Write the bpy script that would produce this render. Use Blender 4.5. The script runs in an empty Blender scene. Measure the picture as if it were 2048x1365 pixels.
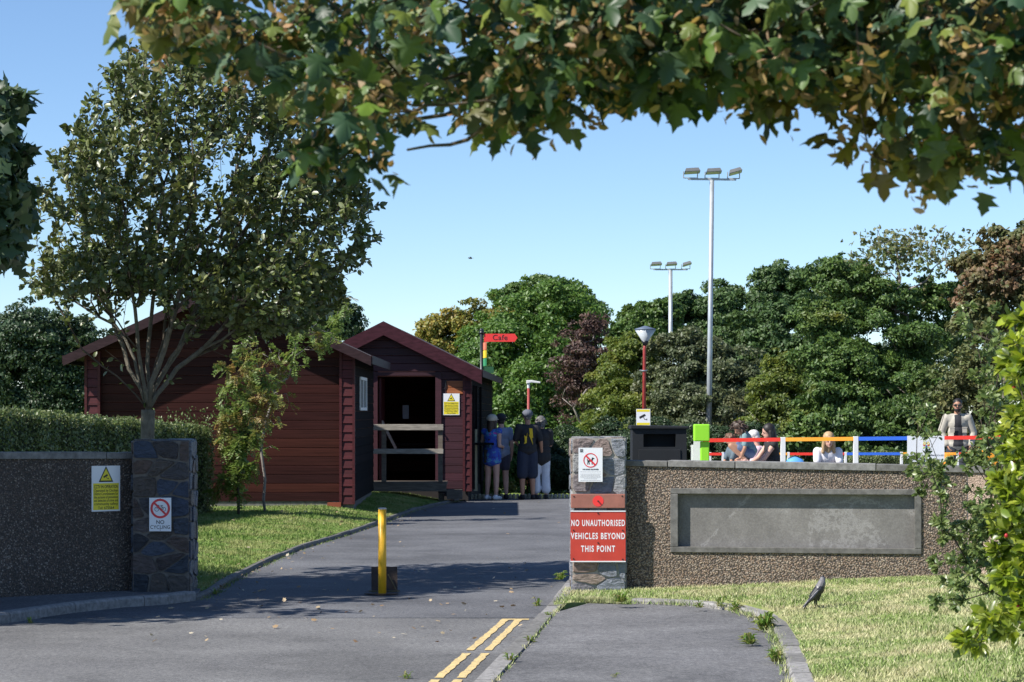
import bpy, bmesh, math, random
import numpy as np
from mathutils import Vector, Matrix, geometry
R = math.radians
random.seed(7); rng = np.random.default_rng(7)
C = bpy.context.scene.collection
S = bpy.context.scene

# ---------------------------------------------------------------- camera, world, sun, exposure
F, HC, YH = 4836.0, 1.7, 825.0          # focal length in photo pixels, eye height, horizon row
cam_d = bpy.data.cameras.new('camera'); cam = bpy.data.objects.new('camera', cam_d); C.objects.link(cam)
cam_d.sensor_width = 36; cam_d.lens = 85.0
cam_d.shift_y = (YH - 682.5) / 2048.0
cam_d.clip_start = .1; cam_d.clip_end = 6000
cam_d.dof.use_dof = True; cam_d.dof.focus_distance = 25.0; cam_d.dof.aperture_fstop = 13.0
cam.location = (0, 0, HC); cam.rotation_euler = (R(90), 0, 0)
S.camera = cam
SUN = Vector((-0.9, -0.45, 1.0)).normalized()       # towards the sun
W = bpy.data.worlds.new('World'); S.world = W; W.use_nodes = True
nt = W.node_tree; bg = nt.nodes['Background']
sky = nt.nodes.new('ShaderNodeTexSky'); sky.sky_type = 'NISHITA'; sky.sun_disc = False
sky.sun_elevation = math.asin(SUN.z); sky.sun_rotation = math.atan2(SUN.x, SUN.y)
sky.air_density = 1.0; sky.dust_density = 0.0; sky.ozone_density = 4.8; sky.altitude = 2300
nt.links.new(sky.outputs[0], bg.inputs[0]); bg.inputs[1].default_value = 0.105
sl = bpy.data.lights.new('sun', 'SUN'); so = bpy.data.objects.new('sun', sl); C.objects.link(so)
sl.energy = 5.0; sl.angle = R(.5); sl.color = (1, .955, .88)
so.rotation_euler = (-SUN).to_track_quat('-Z', 'Y').to_euler(); so.location = (-20, -10, 30)
S.view_settings.view_transform = 'Standard'; S.view_settings.look = 'None'
S.view_settings.exposure = 0.62; S.view_settings.gamma = 1
S.render.resolution_x = 1024; S.render.resolution_y = 682
S.render.engine = 'CYCLES'
try:
    S.cycles.max_bounces = 6; S.cycles.diffuse_bounces = 2; S.cycles.transparent_max_bounces = 8
except Exception: pass

def P(x, y, D):      # photo pixel + distance -> world point
    return Vector(((x-1024)/F*D, D, HC+(YH-y)/F*D))
def G(x, y, z=0.0):  # photo pixel on the plane of height z
    D = F*(HC-z)/(y-YH); return ((x-1024)/F*D, D)
def sm(t): t = min(1, max(0, t)); return t*t*(3-2*t)
def smn(t): t = np.clip(t, 0, 1); return t*t*(3-2*t)

# ---------------------------------------------------------------- materials
def newmat(name):
    m = bpy.data.materials.new(name); m.use_nodes = True
    n = m.node_tree.nodes; l = m.node_tree.links
    return m, n, l, n['Principled BSDF']
def ramp(n, stops, interp='LINEAR'):
    r = n.new('ShaderNodeValToRGB'); e = r.color_ramp.elements; r.color_ramp.interpolation = interp
    while len(e) < len(stops): e.new(.5)
    for k, (p, c) in enumerate(stops): e[k].position = p; e[k].color = (*c, 1)
    return r
def tc(n, l, scale=(1,1,1), kind='Object'):
    t = n.new('ShaderNodeTexCoord'); mp = n.new('ShaderNodeMapping'); mp.inputs['Scale'].default_value = scale
    l.new(t.outputs[kind], mp.inputs['Vector']); return mp.outputs[0]
def noise(n, l, vec, scale, detail=4, rough=.6):
    x = n.new('ShaderNodeTexNoise'); x.inputs['Scale'].default_value = scale
    x.inputs['Detail'].default_value = detail; x.inputs['Roughness'].default_value = rough
    l.new(vec, x.inputs['Vector']); return x.outputs['Fac']
def mix(n, l, fac, a, b, mode='MIX'):
    x = n.new('ShaderNodeMix'); x.data_type = 'RGBA'; x.blend_type = mode
    for s, v in ((0, fac), (6, a), (7, b)):
        if hasattr(v, 'is_output') or hasattr(v, 'links'): l.new(v, x.inputs[s])
        elif s == 0: x.inputs[s].default_value = v
        else: x.inputs[s].default_value = (*v, 1)
    return x.outputs[2]
def bump(n, l, h, bsdf, strength=.5, dist=.01):
    b = n.new('ShaderNodeBump'); b.inputs['Strength'].default_value = strength; b.inputs['Distance'].default_value = dist
    l.new(h, b.inputs['Height']); l.new(b.outputs[0], bsdf.inputs['Normal'])
def plain(name, col, rough=.5, var=.12, sc=6, metal=0, bmp=0.0, dirt=None):
    m, n, l, b = newmat(name); v = tc(n, l)
    f = noise(n, l, v, sc, 5)
    r = ramp(n, [(.3, tuple(c*(1-var) for c in col)), (.7, tuple(min(1, c*(1+var)) for c in col))])
    l.new(f, r.inputs[0]); out = r.outputs[0]
    if dirt:
        f2 = noise(n, l, v, sc*2.7, 6, .7); r2 = ramp(n, [(dirt[1], (0,0,0)), (dirt[1]+.08, (1,1,1))]); l.new(f2, r2.inputs[0])
        out = mix(n, l, r2.outputs[0], out, dirt[0])
    l.new(out, b.inputs['Base Color'])
    b.inputs['Roughness'].default_value = rough; b.inputs['Metallic'].default_value = metal
    if bmp: bump(n, l, noise(n, l, v, sc*8, 4), b, bmp, .004)
    return m
def leafmat(name, cols, trans=.3, rough=.45, nscale=1.2, tint=None, spec=.5):
    """cols: list of colours chosen per leaf; tint: (colour, threshold) patches that have really turned"""
    m, n, l, b = newmat(name); g = n.new('ShaderNodeNewGeometry'); v = tc(n, l)
    k = len(cols)
    r = ramp(n, [((i+.5)/k, c) for i, c in enumerate(cols)]); l.new(g.outputs['Random Per Island'], r.inputs[0])
    out = r.outputs[0]
    if tint:
        f = noise(n, l, v, nscale, 3, .6); r2 = ramp(n, [(tint[1]-.06, (0,0,0)), (tint[1]+.06, (1,1,1))]); l.new(f, r2.inputs[0])
        mt = n.new('ShaderNodeMath'); mt.operation = 'MULTIPLY'; l.new(r2.outputs[0], mt.inputs[0]); mt.inputs[1].default_value = tint[2] if len(tint) > 2 else .8
        out = mix(n, l, mt.outputs[0], out, tint[0])
    fm = noise(n, l, v, nscale*3.1, 3, .6); rm = ramp(n, [(.35, (.78,.82,.8)), (.65, (1.18,1.14,1.05))]); l.new(fm, rm.inputs[0]); out = mix(n, l, 1.0, out, rm.outputs[0], 'MULTIPLY')
    l.new(out, b.inputs['Base Color']); b.inputs['Roughness'].default_value = rough
    b.inputs['Specular IOR Level'].default_value = spec
    t = n.new('ShaderNodeBsdfTranslucent'); hs = n.new('ShaderNodeHueSaturation'); hs.inputs['Value'].default_value = 1.5; hs.inputs['Hue'].default_value = .485
    l.new(out, hs.inputs['Color']); l.new(hs.outputs[0], t.inputs['Color'])
    ms = n.new('ShaderNodeMixShader'); ms.inputs[0].default_value = trans
    l.new(b.outputs[0], ms.inputs[1]); l.new(t.outputs[0], ms.inputs[2])
    l.new(ms.outputs[0], n['Material Output'].inputs[0]); return m
def islandmat(name, cols, rough=.6, nz=8, bmp=.3, dist=.006, sc=(1,1,1), blend=.35, spec=.4):
    """per-piece colour (stones, boards) plus a fine noise"""
    m, n, l, b = newmat(name); g = n.new('ShaderNodeNewGeometry'); v = tc(n, l, sc); k = len(cols)
    r = ramp(n, [((i+.5)/k, c) for i, c in enumerate(cols)], 'LINEAR'); l.new(g.outputs['Random Per Island'], r.inputs[0])
    f = noise(n, l, v, nz, 6, .65); r2 = ramp(n, [(.3, (.55,.55,.55)), (.72, (1.35,1.35,1.35))]); l.new(f, r2.inputs[0])
    out = mix(n, l, 1.0, r.outputs[0], r2.outputs[0], 'MULTIPLY'); l.new(out, b.inputs['Base Color'])
    b.inputs['Roughness'].default_value = rough; b.inputs['Specular IOR Level'].default_value = spec
    if bmp: bump(n, l, f, b, bmp, dist)
    return m

def pebble(name, cols, mortar, scale=62, dark=1.0):
    m, n, l, b = newmat(name); v = tc(n, l)
    nz = n.new('ShaderNodeTexNoise'); nz.inputs['Scale'].default_value = 45; l.new(v, nz.inputs['Vector'])
    ad = n.new('ShaderNodeMixRGB'); ad.blend_type = 'ADD'; ad.inputs[0].default_value = .018; l.new(v, ad.inputs[1]); l.new(nz.outputs['Color'], ad.inputs[2])
    vo = n.new('ShaderNodeTexVoronoi'); vo.inputs['Scale'].default_value = scale; vo.feature = 'F1'; l.new(ad.outputs[0], vo.inputs['Vector'])
    sp = n.new('ShaderNodeSeparateColor'); l.new(vo.outputs['Color'], sp.inputs[0])
    k = len(cols); r = ramp(n, [((i+.5)/k, c) for i, c in enumerate(cols)]); l.new(sp.outputs[0], r.inputs[0])
    r2 = ramp(n, [(.38, (0,0,0)), (.62, (1,1,1))]); l.new(vo.outputs['Distance'], r2.inputs[0])
    o = mix(n, l, r2.outputs[0], r.outputs[0], mortar)
    big = noise(n, l, v, 1.3, 4); rb = ramp(n, [(.35, (.8,.78,.76)), (.65, (1.1,1.1,1.1))]); l.new(big, rb.inputs[0])
    o = mix(n, l, 1.0, o, rb.outputs[0], 'MULTIPLY')
    f2 = noise(n, l, v, 5, 5, .6); r3 = ramp(n, [(.70, (0,0,0)), (.74, (1,1,1))]); l.new(f2, r3.inputs[0])
    mt = n.new('ShaderNodeMath'); mt.operation = 'MULTIPLY'; l.new(r3.outputs[0], mt.inputs[0]); mt.inputs[1].default_value = .35
    o = mix(n, l, mt.outputs[0], o, (.42,.41,.38))
    l.new(o, b.inputs['Base Color']); b.inputs['Roughness'].default_value = .7
    iv = n.new('ShaderNodeMath'); iv.operation = 'MULTIPLY'; iv.inputs[1].default_value = -1; l.new(vo.outputs['Distance'], iv.inputs[0])
    bump(n, l, iv.outputs[0], b, 1.0, .010); return m
def asphalt(name, a, bcol, patch=.5, sc=1.0):
    m, n, l, b = newmat(name); v = tc(n, l)
    f = noise(n, l, v, 95*sc, 4, .85); r = ramp(n, [(.36, a), (.64, bcol)]); l.new(f, r.inputs[0])
    fb = noise(n, l, v, 34*sc, 6, .9); rb_ = ramp(n, [(.40, (.62,.62,.63)), (.5, (1,1,1)), (.62, (1.45,1.45,1.43))]); l.new(fb, rb_.inputs[0])
    fs_ = noise(n, l, v, .35, 4, .7); rs_ = ramp(n, [(.4, (.8,.8,.8)), (.5, (1,1,1)), (.6, (1.12,1.12,1.12))]); l.new(fs_, rs_.inputs[0])
    g = noise(n, l, v, .9, 5, .6); r2 = ramp(n, [(.3, (.78,.78,.79)), (.7, (1.15,1.15,1.14))]); l.new(g, r2.inputs[0])
    o = mix(n, l, 1.0, r.outputs[0], r2.outputs[0], 'MULTIPLY'); o = mix(n, l, 1.0, o, rb_.outputs[0], 'MULTIPLY'); o = mix(n, l, 1.0, o, rs_.outputs[0], 'MULTIPLY')
    vv = tc(n, l, (1, .25, 1)); h = noise(n, l, vv, 22, 5, .7); r3 = ramp(n, [(.66, (0,0,0)), (.72, (1,1,1))]); l.new(h, r3.inputs[0])
    mt = n.new('ShaderNodeMath'); mt.operation = 'MULTIPLY'; l.new(r3.outputs[0], mt.inputs[0]); mt.inputs[1].default_value = .3
    o = mix(n, l, mt.outputs[0], o, (.3,.29,.27))
    vo = n.new('ShaderNodeTexVoronoi'); vo.feature = 'DISTANCE_TO_EDGE'; vo.inputs['Scale'].default_value = .55; l.new(v, vo.inputs['Vector'])
    wr = noise(n, l, v, 3, 6, .8); am = n.new('ShaderNodeMath'); am.operation = 'MULTIPLY_ADD'; l.new(wr, am.inputs[0]); am.inputs[1].default_value = .05; l.new(vo.outputs['Distance'], am.inputs[2])
    rc = ramp(n, [(.026, (1,1,1)), (.031, (0,0,0))]); l.new(am.outputs[0], rc.inputs[0])
    mc = n.new('ShaderNodeMath'); mc.operation = 'MULTIPLY'; l.new(rc.outputs[0], mc.inputs[0]); mc.inputs[1].default_value = .22
    o = mix(n, l, mc.outputs[0], o, (.03,.03,.03))
    l.new(o, b.inputs['Base Color']); b.inputs['Roughness'].default_value = .85; b.inputs['Specular IOR Level'].default_value = .25
    bump(n, l, f, b, .6, .004); return m

M = {}
M['asphalt'] = asphalt('road_asphalt', (.075,.077,.085), (.17,.172,.182))
M['asphalt2'] = asphalt('pavement_asphalt', (.095,.095,.10), (.21,.208,.21), sc=.8)
M['asphalt3'] = asphalt('old_asphalt', (.09,.09,.094), (.215,.212,.208), sc=.7)
M['kerb'] = islandmat('kerb_stone', [(.17,.165,.155), (.23,.22,.21), (.27,.26,.25)], .85, 22, .5)
M['conc'] = islandmat('concrete_grey', [(.13,.125,.115), (.15,.145,.135)], .85, 14, .35)
M['coping'] = islandmat('coping_stone', [(.12,.115,.105), (.17,.165,.155), (.22,.215,.205)], .85, 16, .5)
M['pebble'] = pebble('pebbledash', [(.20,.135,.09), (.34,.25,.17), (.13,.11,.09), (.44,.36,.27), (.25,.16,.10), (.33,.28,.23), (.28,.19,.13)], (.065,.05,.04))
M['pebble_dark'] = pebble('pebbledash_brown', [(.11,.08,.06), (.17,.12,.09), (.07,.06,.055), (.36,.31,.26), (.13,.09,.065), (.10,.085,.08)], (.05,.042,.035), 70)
M['pink'] = pebble('pebbledash_pink', [(.5,.37,.28), (.6,.47,.38), (.45,.33,.25)], (.38,.28,.22), 80)
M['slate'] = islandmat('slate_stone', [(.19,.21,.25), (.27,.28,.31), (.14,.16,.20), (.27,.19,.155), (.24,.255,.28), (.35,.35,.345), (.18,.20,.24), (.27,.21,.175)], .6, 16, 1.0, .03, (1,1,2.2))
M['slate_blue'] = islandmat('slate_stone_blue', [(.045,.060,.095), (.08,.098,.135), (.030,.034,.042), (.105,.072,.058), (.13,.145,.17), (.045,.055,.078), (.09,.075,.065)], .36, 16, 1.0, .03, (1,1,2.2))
M['mortar'] = plain('mortar', (.33,.31,.27), .9, .3, 18, bmp=.4)
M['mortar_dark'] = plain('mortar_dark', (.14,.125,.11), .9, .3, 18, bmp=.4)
def woodm(name, cols, sc=(.35,5,14), rough=.55, spec=.35): return islandmat(name, cols, rough, 3.5, .25, .004, sc, spec=spec)
M['wood_red'] = woodm('stained_board_red', [(.033,.010,.009), (.042,.012,.010), (.027,.009,.009), (.050,.015,.011)], spec=.12)
M['wood_panel'] = woodm('stained_panel_red', [(.075,.012,.015), (.064,.011,.014)])
M['wood_purple'] = woodm('stained_board_purple', [(.050,.017,.024), (.060,.019,.027), (.043,.015,.021)])
M['wood_dark'] = woodm('shaded_board_dark', [(.015,.013,.014), (.019,.016,.016), (.012,.011,.012)], rough=.95, spec=.06)  # shade of the cabin sides put into the board colour; hatch and shelf share it
M['wood_orange'] = woodm('new_pine', [(.36,.12,.045), (.31,.10,.038)])
M['barge'] = woodm('fascia_board', [(.036,.020,.023), (.042,.023,.026)], (2,2,8), spec=.15)
M['barge2'] = woodm('fascia_board_plum', [(.060,.018,.025), (.052,.016,.023)], (2,2,8), spec=.15)
M['roof'] = plain('roof_felt', (.06,.045,.045), .9, .3, 9, bmp=.3)
M['wood_grey'] = islandmat('weathered_timber', [(.30,.27,.23), (.36,.33,.28), (.25,.22,.19)], .85, 4, .5, .006, (1.2,6,9))
M['wood_deck'] = islandmat('weathered_deck', [(.12,.10,.08), (.15,.125,.10)], .85, 4, .5, .006, (1.2,6,9))
M['dark'] = plain('dark_interior', (.02,.016,.016), .9)
M['int'] = woodm('interior_board', [(.20,.06,.05), (.24,.08,.06)])
M['white'] = plain('white_paint', (.78,.78,.77), .45, .05, 5)
M['sign_white'] = plain('sign_white', (.80,.81,.83), .35, .03, 4)
M['sign_yellow'] = plain('sign_yellow', (.82,.68,.03), .4, .05, 4)
M['ink'] = plain('black_ink', (.015,.015,.015), .5)
M['ink_grey'] = plain('grey_ink', (.42,.42,.43), .5)
M['sign_red'] = plain('sign_red_paint', (.52,.05,.03), .55, .12, 5, dirt=((.35,.13,.09), .70))
M['ring_red'] = plain('ring_red', (.70,.03,.04), .4)
M['board_red'] = plain('faded_red_plank', (.33,.13,.095), .7, .15, 9, bmp=.3)
M['cafe_red'] = plain('arrow_red', (.85,.05,.045), .4, .04)
M['red'] = plain('rail_red', (.72,.04,.025), .4, .06)
M['orange'] = plain('rail_orange', (.88,.36,.03), .4, .06)
M['blue'] = plain('rail_blue', (.03,.13,.62), .4, .06)
M['green'] = plain('pad_green', (.30,.72,.03), .55, .06, 4)
M['yellow'] = plain('bollard_yellow', (.80,.44,.02), .4, .1, 9, dirt=((.35,.22,.06), .66))
M['line'] = plain('line_yellow', (.60,.45,.20), .85, .2, 14, dirt=((.15,.15,.15), .55))
M['galv'] = plain('galvanised_steel', (.40,.43,.46), .45, .15, 3, metal=.35)
M['lampred'] = plain('post_red_paint', (.33,.045,.04), .45, .15, 8)
M['black'] = plain('black_paint', (.018,.02,.025), .35, .3, 5)
M['navy'] = plain('dark_bin_plastic', (.006,.008,.011), .75, .3, 5)
M['glass'] = plain('lamp_glass', (.45,.48,.50), .25, .1)
M['glasswin'] = plain('window_pane', (.10,.12,.13), .1, .2)
M['chrome'] = plain('cap_metal', (.35,.35,.37), .4, metal=.6)
M['rust'] = plain('rusty_plate', (.045,.03,.025), .8, .5, 7, bmp=.4)
M['bark'] = islandmat('bark', [(.17,.145,.12), (.20,.17,.14)], .9, 9, .6, .01, (3,3,.6))
M['bark_round'] = islandmat('bark_pale', [(.15,.135,.105), (.18,.155,.12)], .9, 14, 1.0, .02, (2,2,1.0))
M['twig'] = islandmat('twig_bark', [(.075,.058,.042), (.10,.078,.058)], .9, 9, .3, .01)
M['twig_grey'] = islandmat('bare_twig', [(.26,.23,.21), (.20,.175,.16)], .9, 9, .3, .01)
M['earth'] = plain('earth', (.10,.085,.05), .95, .3, 2, bmp=.4)
M['metalgrey'] = plain('grey_box_paint', (.30,.34,.40), .5)
def grassmat(name, cols, t1, t2):
    m, n, l, b = newmat(name); g = n.new('ShaderNodeNewGeometry'); v = tc(n, l); k = len(cols)
    r = ramp(n, [((i+.5)/k, c) for i, c in enumerate(cols)]); l.new(g.outputs['Random Per Island'], r.inputs[0])
    f = noise(n, l, v, 1.4, 6, .7); r2 = ramp(n, [(.46, (0,0,0)), (.60, (.9,.9,.9))]); l.new(f, r2.inputs[0])
    o = mix(n, l, r2.outputs[0], r.outputs[0], t1)
    f = noise(n, l, v, 5.5, 4, .6); r3 = ramp(n, [(.5, (0,0,0)), (.72, (.6,.6,.6))]); l.new(f, r3.inputs[0])
    o = mix(n, l, r3.outputs[0], o, t2); l.new(o, b.inputs['Base Color']); b.inputs['Roughness'].default_value = .7
    b.inputs['Specular IOR Level'].default_value = .3; return m
M['turf'] = grassmat('turf', [(.15,.21,.05), (.19,.24,.07)], (.35,.34,.16), (.26,.28,.11))
M['blade'] = grassmat('grass_blade', [(.12,.20,.04), (.20,.29,.07), (.30,.36,.13), (.15,.24,.05), (.48,.46,.28), (.36,.37,.18)], (.50,.45,.27), (.30,.34,.13))
M['turf_l'] = grassmat('turf_green', [(.12,.20,.035), (.16,.23,.04)], (.24,.26,.08), (.2,.25,.07))
M['blade_l'] = grassmat('grass_blade_green', [(.08,.16,.025), (.13,.22,.04), (.18,.25,.06), (.11,.19,.03)], (.27,.29,.11), (.33,.31,.15))

# ---------------------------------------------------------------- mesh helpers
class MB:
    def __init__(s): s.v = []; s.f = []; s.m = []
    def add(s, vs, fs, mi=0):
        o = len(s.v); s.v += [tuple(p) for p in vs]; s.f += [tuple(i+o for i in f) for f in fs]; s.m += [mi]*len(fs)
    def box(s, a, b, mi=0):
        x0,y0,z0 = a; x1,y1,z1 = b
        s.add([(x0,y0,z0),(x1,y0,z0),(x1,y1,z0),(x0,y1,z0),(x0,y0,z1),(x1,y0,z1),(x1,y1,z1),(x0,y1,z1)],
              [(0,3,2,1),(4,5,6,7),(0,1,5,4),(1,2,6,5),(2,3,7,6),(3,0,4,7)], mi)
    def prism(s, pts, d, mi=0):      # polygon (list of 3D points) pushed along vector d
        n = len(pts); d = Vector(d); a = [Vector(p) for p in pts]
        s.add(a+[p+d for p in a], [tuple(range(n))[::-1], tuple(range(n, 2*n))]+[(i, (i+1)%n, n+(i+1)%n, n+i) for i in range(n)], mi)
    def tube(s, pts, rs, n=8, caps=True, mi=0):
        pts = [Vector(p) for p in pts]
        if not hasattr(rs, '__len__'): rs = [rs]*len(pts)
        vs = []; fs = []; prev = None
        for i, p in enumerate(pts):
            d = (pts[min(i+1, len(pts)-1)]-pts[max(i-1, 0)])
            d = d.normalized() if d.length > 1e-9 else Vector((0,0,1))
            if prev is None: u = d.orthogonal().normalized()
            else:
                u = prev-d*prev.dot(d); u = u.normalized() if u.length > 1e-6 else d.orthogonal().normalized()
            prev = u; w = d.cross(u)
            for k in range(n):
                a = 2*math.pi*k/n; vs.append(p+(u*math.cos(a)+w*math.sin(a))*rs[i])
        for i in range(len(pts)-1):
            for k in range(n): fs.append((i*n+k, i*n+(k+1)%n, (i+1)*n+(k+1)%n, (i+1)*n+k))
        if caps: fs.append(tuple(range(n))[::-1]); fs.append(tuple((len(pts)-1)*n+k for k in range(n)))
        s.add(vs, fs, mi)
    def ell(s, c, r, seg=14, rings=9, rot=None, mi=0):
        vs = []; fs = []; c = Vector(c)
        for i in range(rings+1):
            t = math.pi*i/rings
            for k in range(seg):
                a = 2*math.pi*k/seg
                p = Vector((r[0]*math.sin(t)*math.cos(a), r[1]*math.sin(t)*math.sin(a), r[2]*math.cos(t)))
                if rot: p = rot @ p
                vs.append(c+p)
        for i in range(rings):
            for k in range(seg): fs.append((i*seg+k, (i+1)*seg+k, (i+1)*seg+(k+1)%seg, i*seg+(k+1)%seg))
        s.add(vs, fs, mi)
    def lathe(s, c, prof, n=20, mi=0):
        vs = []; fs = []
        for r, z in prof:
            for k in range(n): a = 2*math.pi*k/n; vs.append((c[0]+r*math.cos(a), c[1]+r*math.sin(a), c[2]+z))
        for i in range(len(prof)-1):
            for k in range(n): fs.append((i*n+k, i*n+(k+1)%n, (i+1)*n+(k+1)%n, (i+1)*n+k))
        fs.append(tuple(range(n))[::-1]); fs.append(tuple((len(prof)-1)*n+k for k in range(n))); s.add(vs, fs, mi)
    def cap(s, p0, r0, p1, r1, n=12):   # tapered capsule
        p0 = Vector(p0); p1 = Vector(p1); d = (p1-p0).normalized()
        pts = [p0-d*r0*.98, p0-d*r0*.8, p0-d*r0*.45, p0, p1, p1+d*r1*.45, p1+d*r1*.8, p1+d*r1*.98]
        s.tube(pts, [r0*.15, r0*.6, r0*.89, r0, r1, r1*.89, r1*.6, r1*.15], n)
    def build(s, name, mat, parent=None, smooth=False, bevel=0):
        me = bpy.data.meshes.new(name); me.from_pydata(s.v, [], s.f)
        for mm in (mat if isinstance(mat, (list, tuple)) else [mat]): me.materials.append(mm)
        if len(me.materials) > 1: me.polygons.foreach_set('material_index', s.m)
        if smooth: me.polygons.foreach_set('use_smooth', [True]*len(s.f))
        me.update(); o = bpy.data.objects.new(name, me); C.objects.link(o)
        if parent: o.parent = parent
        if bevel:
            b = o.modifiers.new('bevel', 'BEVEL'); b.width = bevel; b.segments = 2; b.limit_method = 'ANGLE'
        return o
def tag(o, label=None, cat=None, group=None, kind=None):
    if label: o['label'] = label
    if cat: o['category'] = cat
    if group: o['group'] = group
    if kind: o['kind'] = kind
    return o
def empty(name, loc, label, cat, rz=0, group=None):
    o = bpy.data.objects.new(name, None); C.objects.link(o); o.location = loc; o.rotation_euler = (0,0,rz)
    o.empty_display_size = .2
    return tag(o, label, cat, group)
def struct(o): o['kind'] = 'structure'; return o

def npmesh(name, V, Fq, mats, parent=None, mi=None, smooth=False, kface=None):
    """V (n,3); Fq (m,k) faces all with k corners"""
    me = bpy.data.meshes.new(name); V = np.ascontiguousarray(V, np.float32); Fq = np.ascontiguousarray(Fq, np.int32)
    k = Fq.shape[1]; me.vertices.add(len(V)); me.vertices.foreach_set('co', V.ravel())
    me.loops.add(Fq.size); me.loops.foreach_set('vertex_index', Fq.ravel())
    me.polygons.add(len(Fq)); me.polygons.foreach_set('loop_start', np.arange(0, Fq.size, k, dtype=np.int32))
    me.polygons.foreach_set('loop_total', np.full(len(Fq), k, np.int32))
    for m_ in (mats if isinstance(mats, (list, tuple)) else [mats]): me.materials.append(m_)
    if mi is not None: me.polygons.foreach_set('material_index', np.ascontiguousarray(mi, np.int32))
    if smooth: me.polygons.foreach_set('use_smooth', np.ones(len(Fq), bool))
    me.update(calc_edges=True)
    o = bpy.data.objects.new(name, me); C.objects.link(o)
    if parent: o.parent = parent
    return o
# leaf templates in (along, across, up)
T_OVAL = (np.array([(0,0,0),(.45,.30,.07),(1,0,-.05),(.45,-.30,.07)]), np.array([(0,3,2),(0,2,1)]))
T_LEAF = (np.array([(0,0,0),(.3,.24,.06),(.7,.22,.04),(1,0,-.1),(.7,-.22,.04),(.3,-.24,.06),(.5,0,-.02)]), np.array([(0,6,1),(1,6,2),(2,6,3),(3,6,4),(4,6,5),(5,6,0)]))
_mp = [(0,0),(.0,.20),(.06,.44),(.16,.30),(.26,.40),(.40,.62),(.44,.42),(.50,.22),(.66,.26),(.78,.16),(1.0,0)]
_o = [(x, y) for x, y in _mp]+[(x, -y) for x, y in _mp[1:-1]][::-1]
T_MAPLE = (np.array([(.32,0,.06)]+[(x, y, -.32*abs(y)-.30*max(0, x-.45)+.05*((i*7) % 3-1)) for i, (x, y) in enumerate(_o)]), np.array([(0, 1+i, 1+(i+1) % len(_o)) for i in range(len(_o))]))
_cp = [(0,0),(.15,.33),(.42,.22),(.55,.42),(.72,.16),(1,0)]
_c = [(x, y) for x, y in _cp]+[(x, -y) for x, y in _cp[1:-1]][::-1]
T_CLUMP = (np.array([(.4,0,.06)]+[(x, y, 0) for x, y in _c]), np.array([(0, 1+i, 1+(i+1) % len(_c)) for i in range(len(_c))]))
def unit(a): return a/np.maximum(np.linalg.norm(a, axis=1, keepdims=True), 1e-9)
def leafmesh(name, pos, nrm, size, tmpl, mats, parent=None, along=None, mi=None, width=1.0):
    N = len(pos); nrm = unit(nrm); t = rng.normal(size=(N,3)) if along is None else along
    t = unit(t-nrm*np.sum(t*nrm, 1, keepdims=True)); b = np.cross(nrm, t)
    tv, tf = tmpl; k = len(tv); size = np.broadcast_to(size, (N,))
    V = pos[:,None,:]+size[:,None,None]*(tv[None,:,0,None]*t[:,None,:]+width*tv[None,:,1,None]*b[:,None,:]+tv[None,:,2,None]*nrm[:,None,:])
    Fq = (tf[None]+(np.arange(N)*k)[:,None,None]).reshape(-1,3)
    return npmesh(name, V.reshape(-1,3), Fq, mats, parent, None if mi is None else np.repeat(mi, len(tf)))
def sph(N): return unit(rng.normal(size=(N,3)))
def crown_pts(blobs, N, sub=26, subr=.34, shell=.55, up=.35, rnd=.65):
    """blobs (c, r) -> leaf positions + normals on many sub-clumps spread over each blob"""
    w = np.array([(b[1][0]*b[1][2]) for b in blobs]); w = w/w.sum(); Ps = []; Ns = []
    for (c, r), wi in zip(blobs, w):
        n = int(N*wi); ns = max(5, int(sub)); c = np.array(c); r = np.array(r)
        sc = sph(ns); rad = rng.uniform(shell, 1.04, (ns,1)); sr = subr*r.mean()*rng.uniform(.4, 1.55, ns)
        far = rng.random(ns) < .18; rad[far] = rng.uniform(1.04, 1.2, (int(far.sum()),1)); sr[far] *= .5; cen = c+sc*r*rad
        pw = sr**1.6; k = rng.choice(ns, n, p=pw/pw.sum()); d = sph(n); d[:,2] = np.abs(d[:,2])*np.where(rng.random(n) < .72, 1, -1)
        rr = rng.uniform(.5, 1.06, (n,1))**.6
        squash = np.array([1.25, 1.25, .72])
        Ps.append(cen[k]+d*sr[k][:,None]*rr*squash)
        Ns.append(d*.6+sc[k]*.45+np.array([0,0,up])+rng.normal(size=(n,3))*rnd)
    return np.concatenate(Ps), np.concatenate(Ns)

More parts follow.
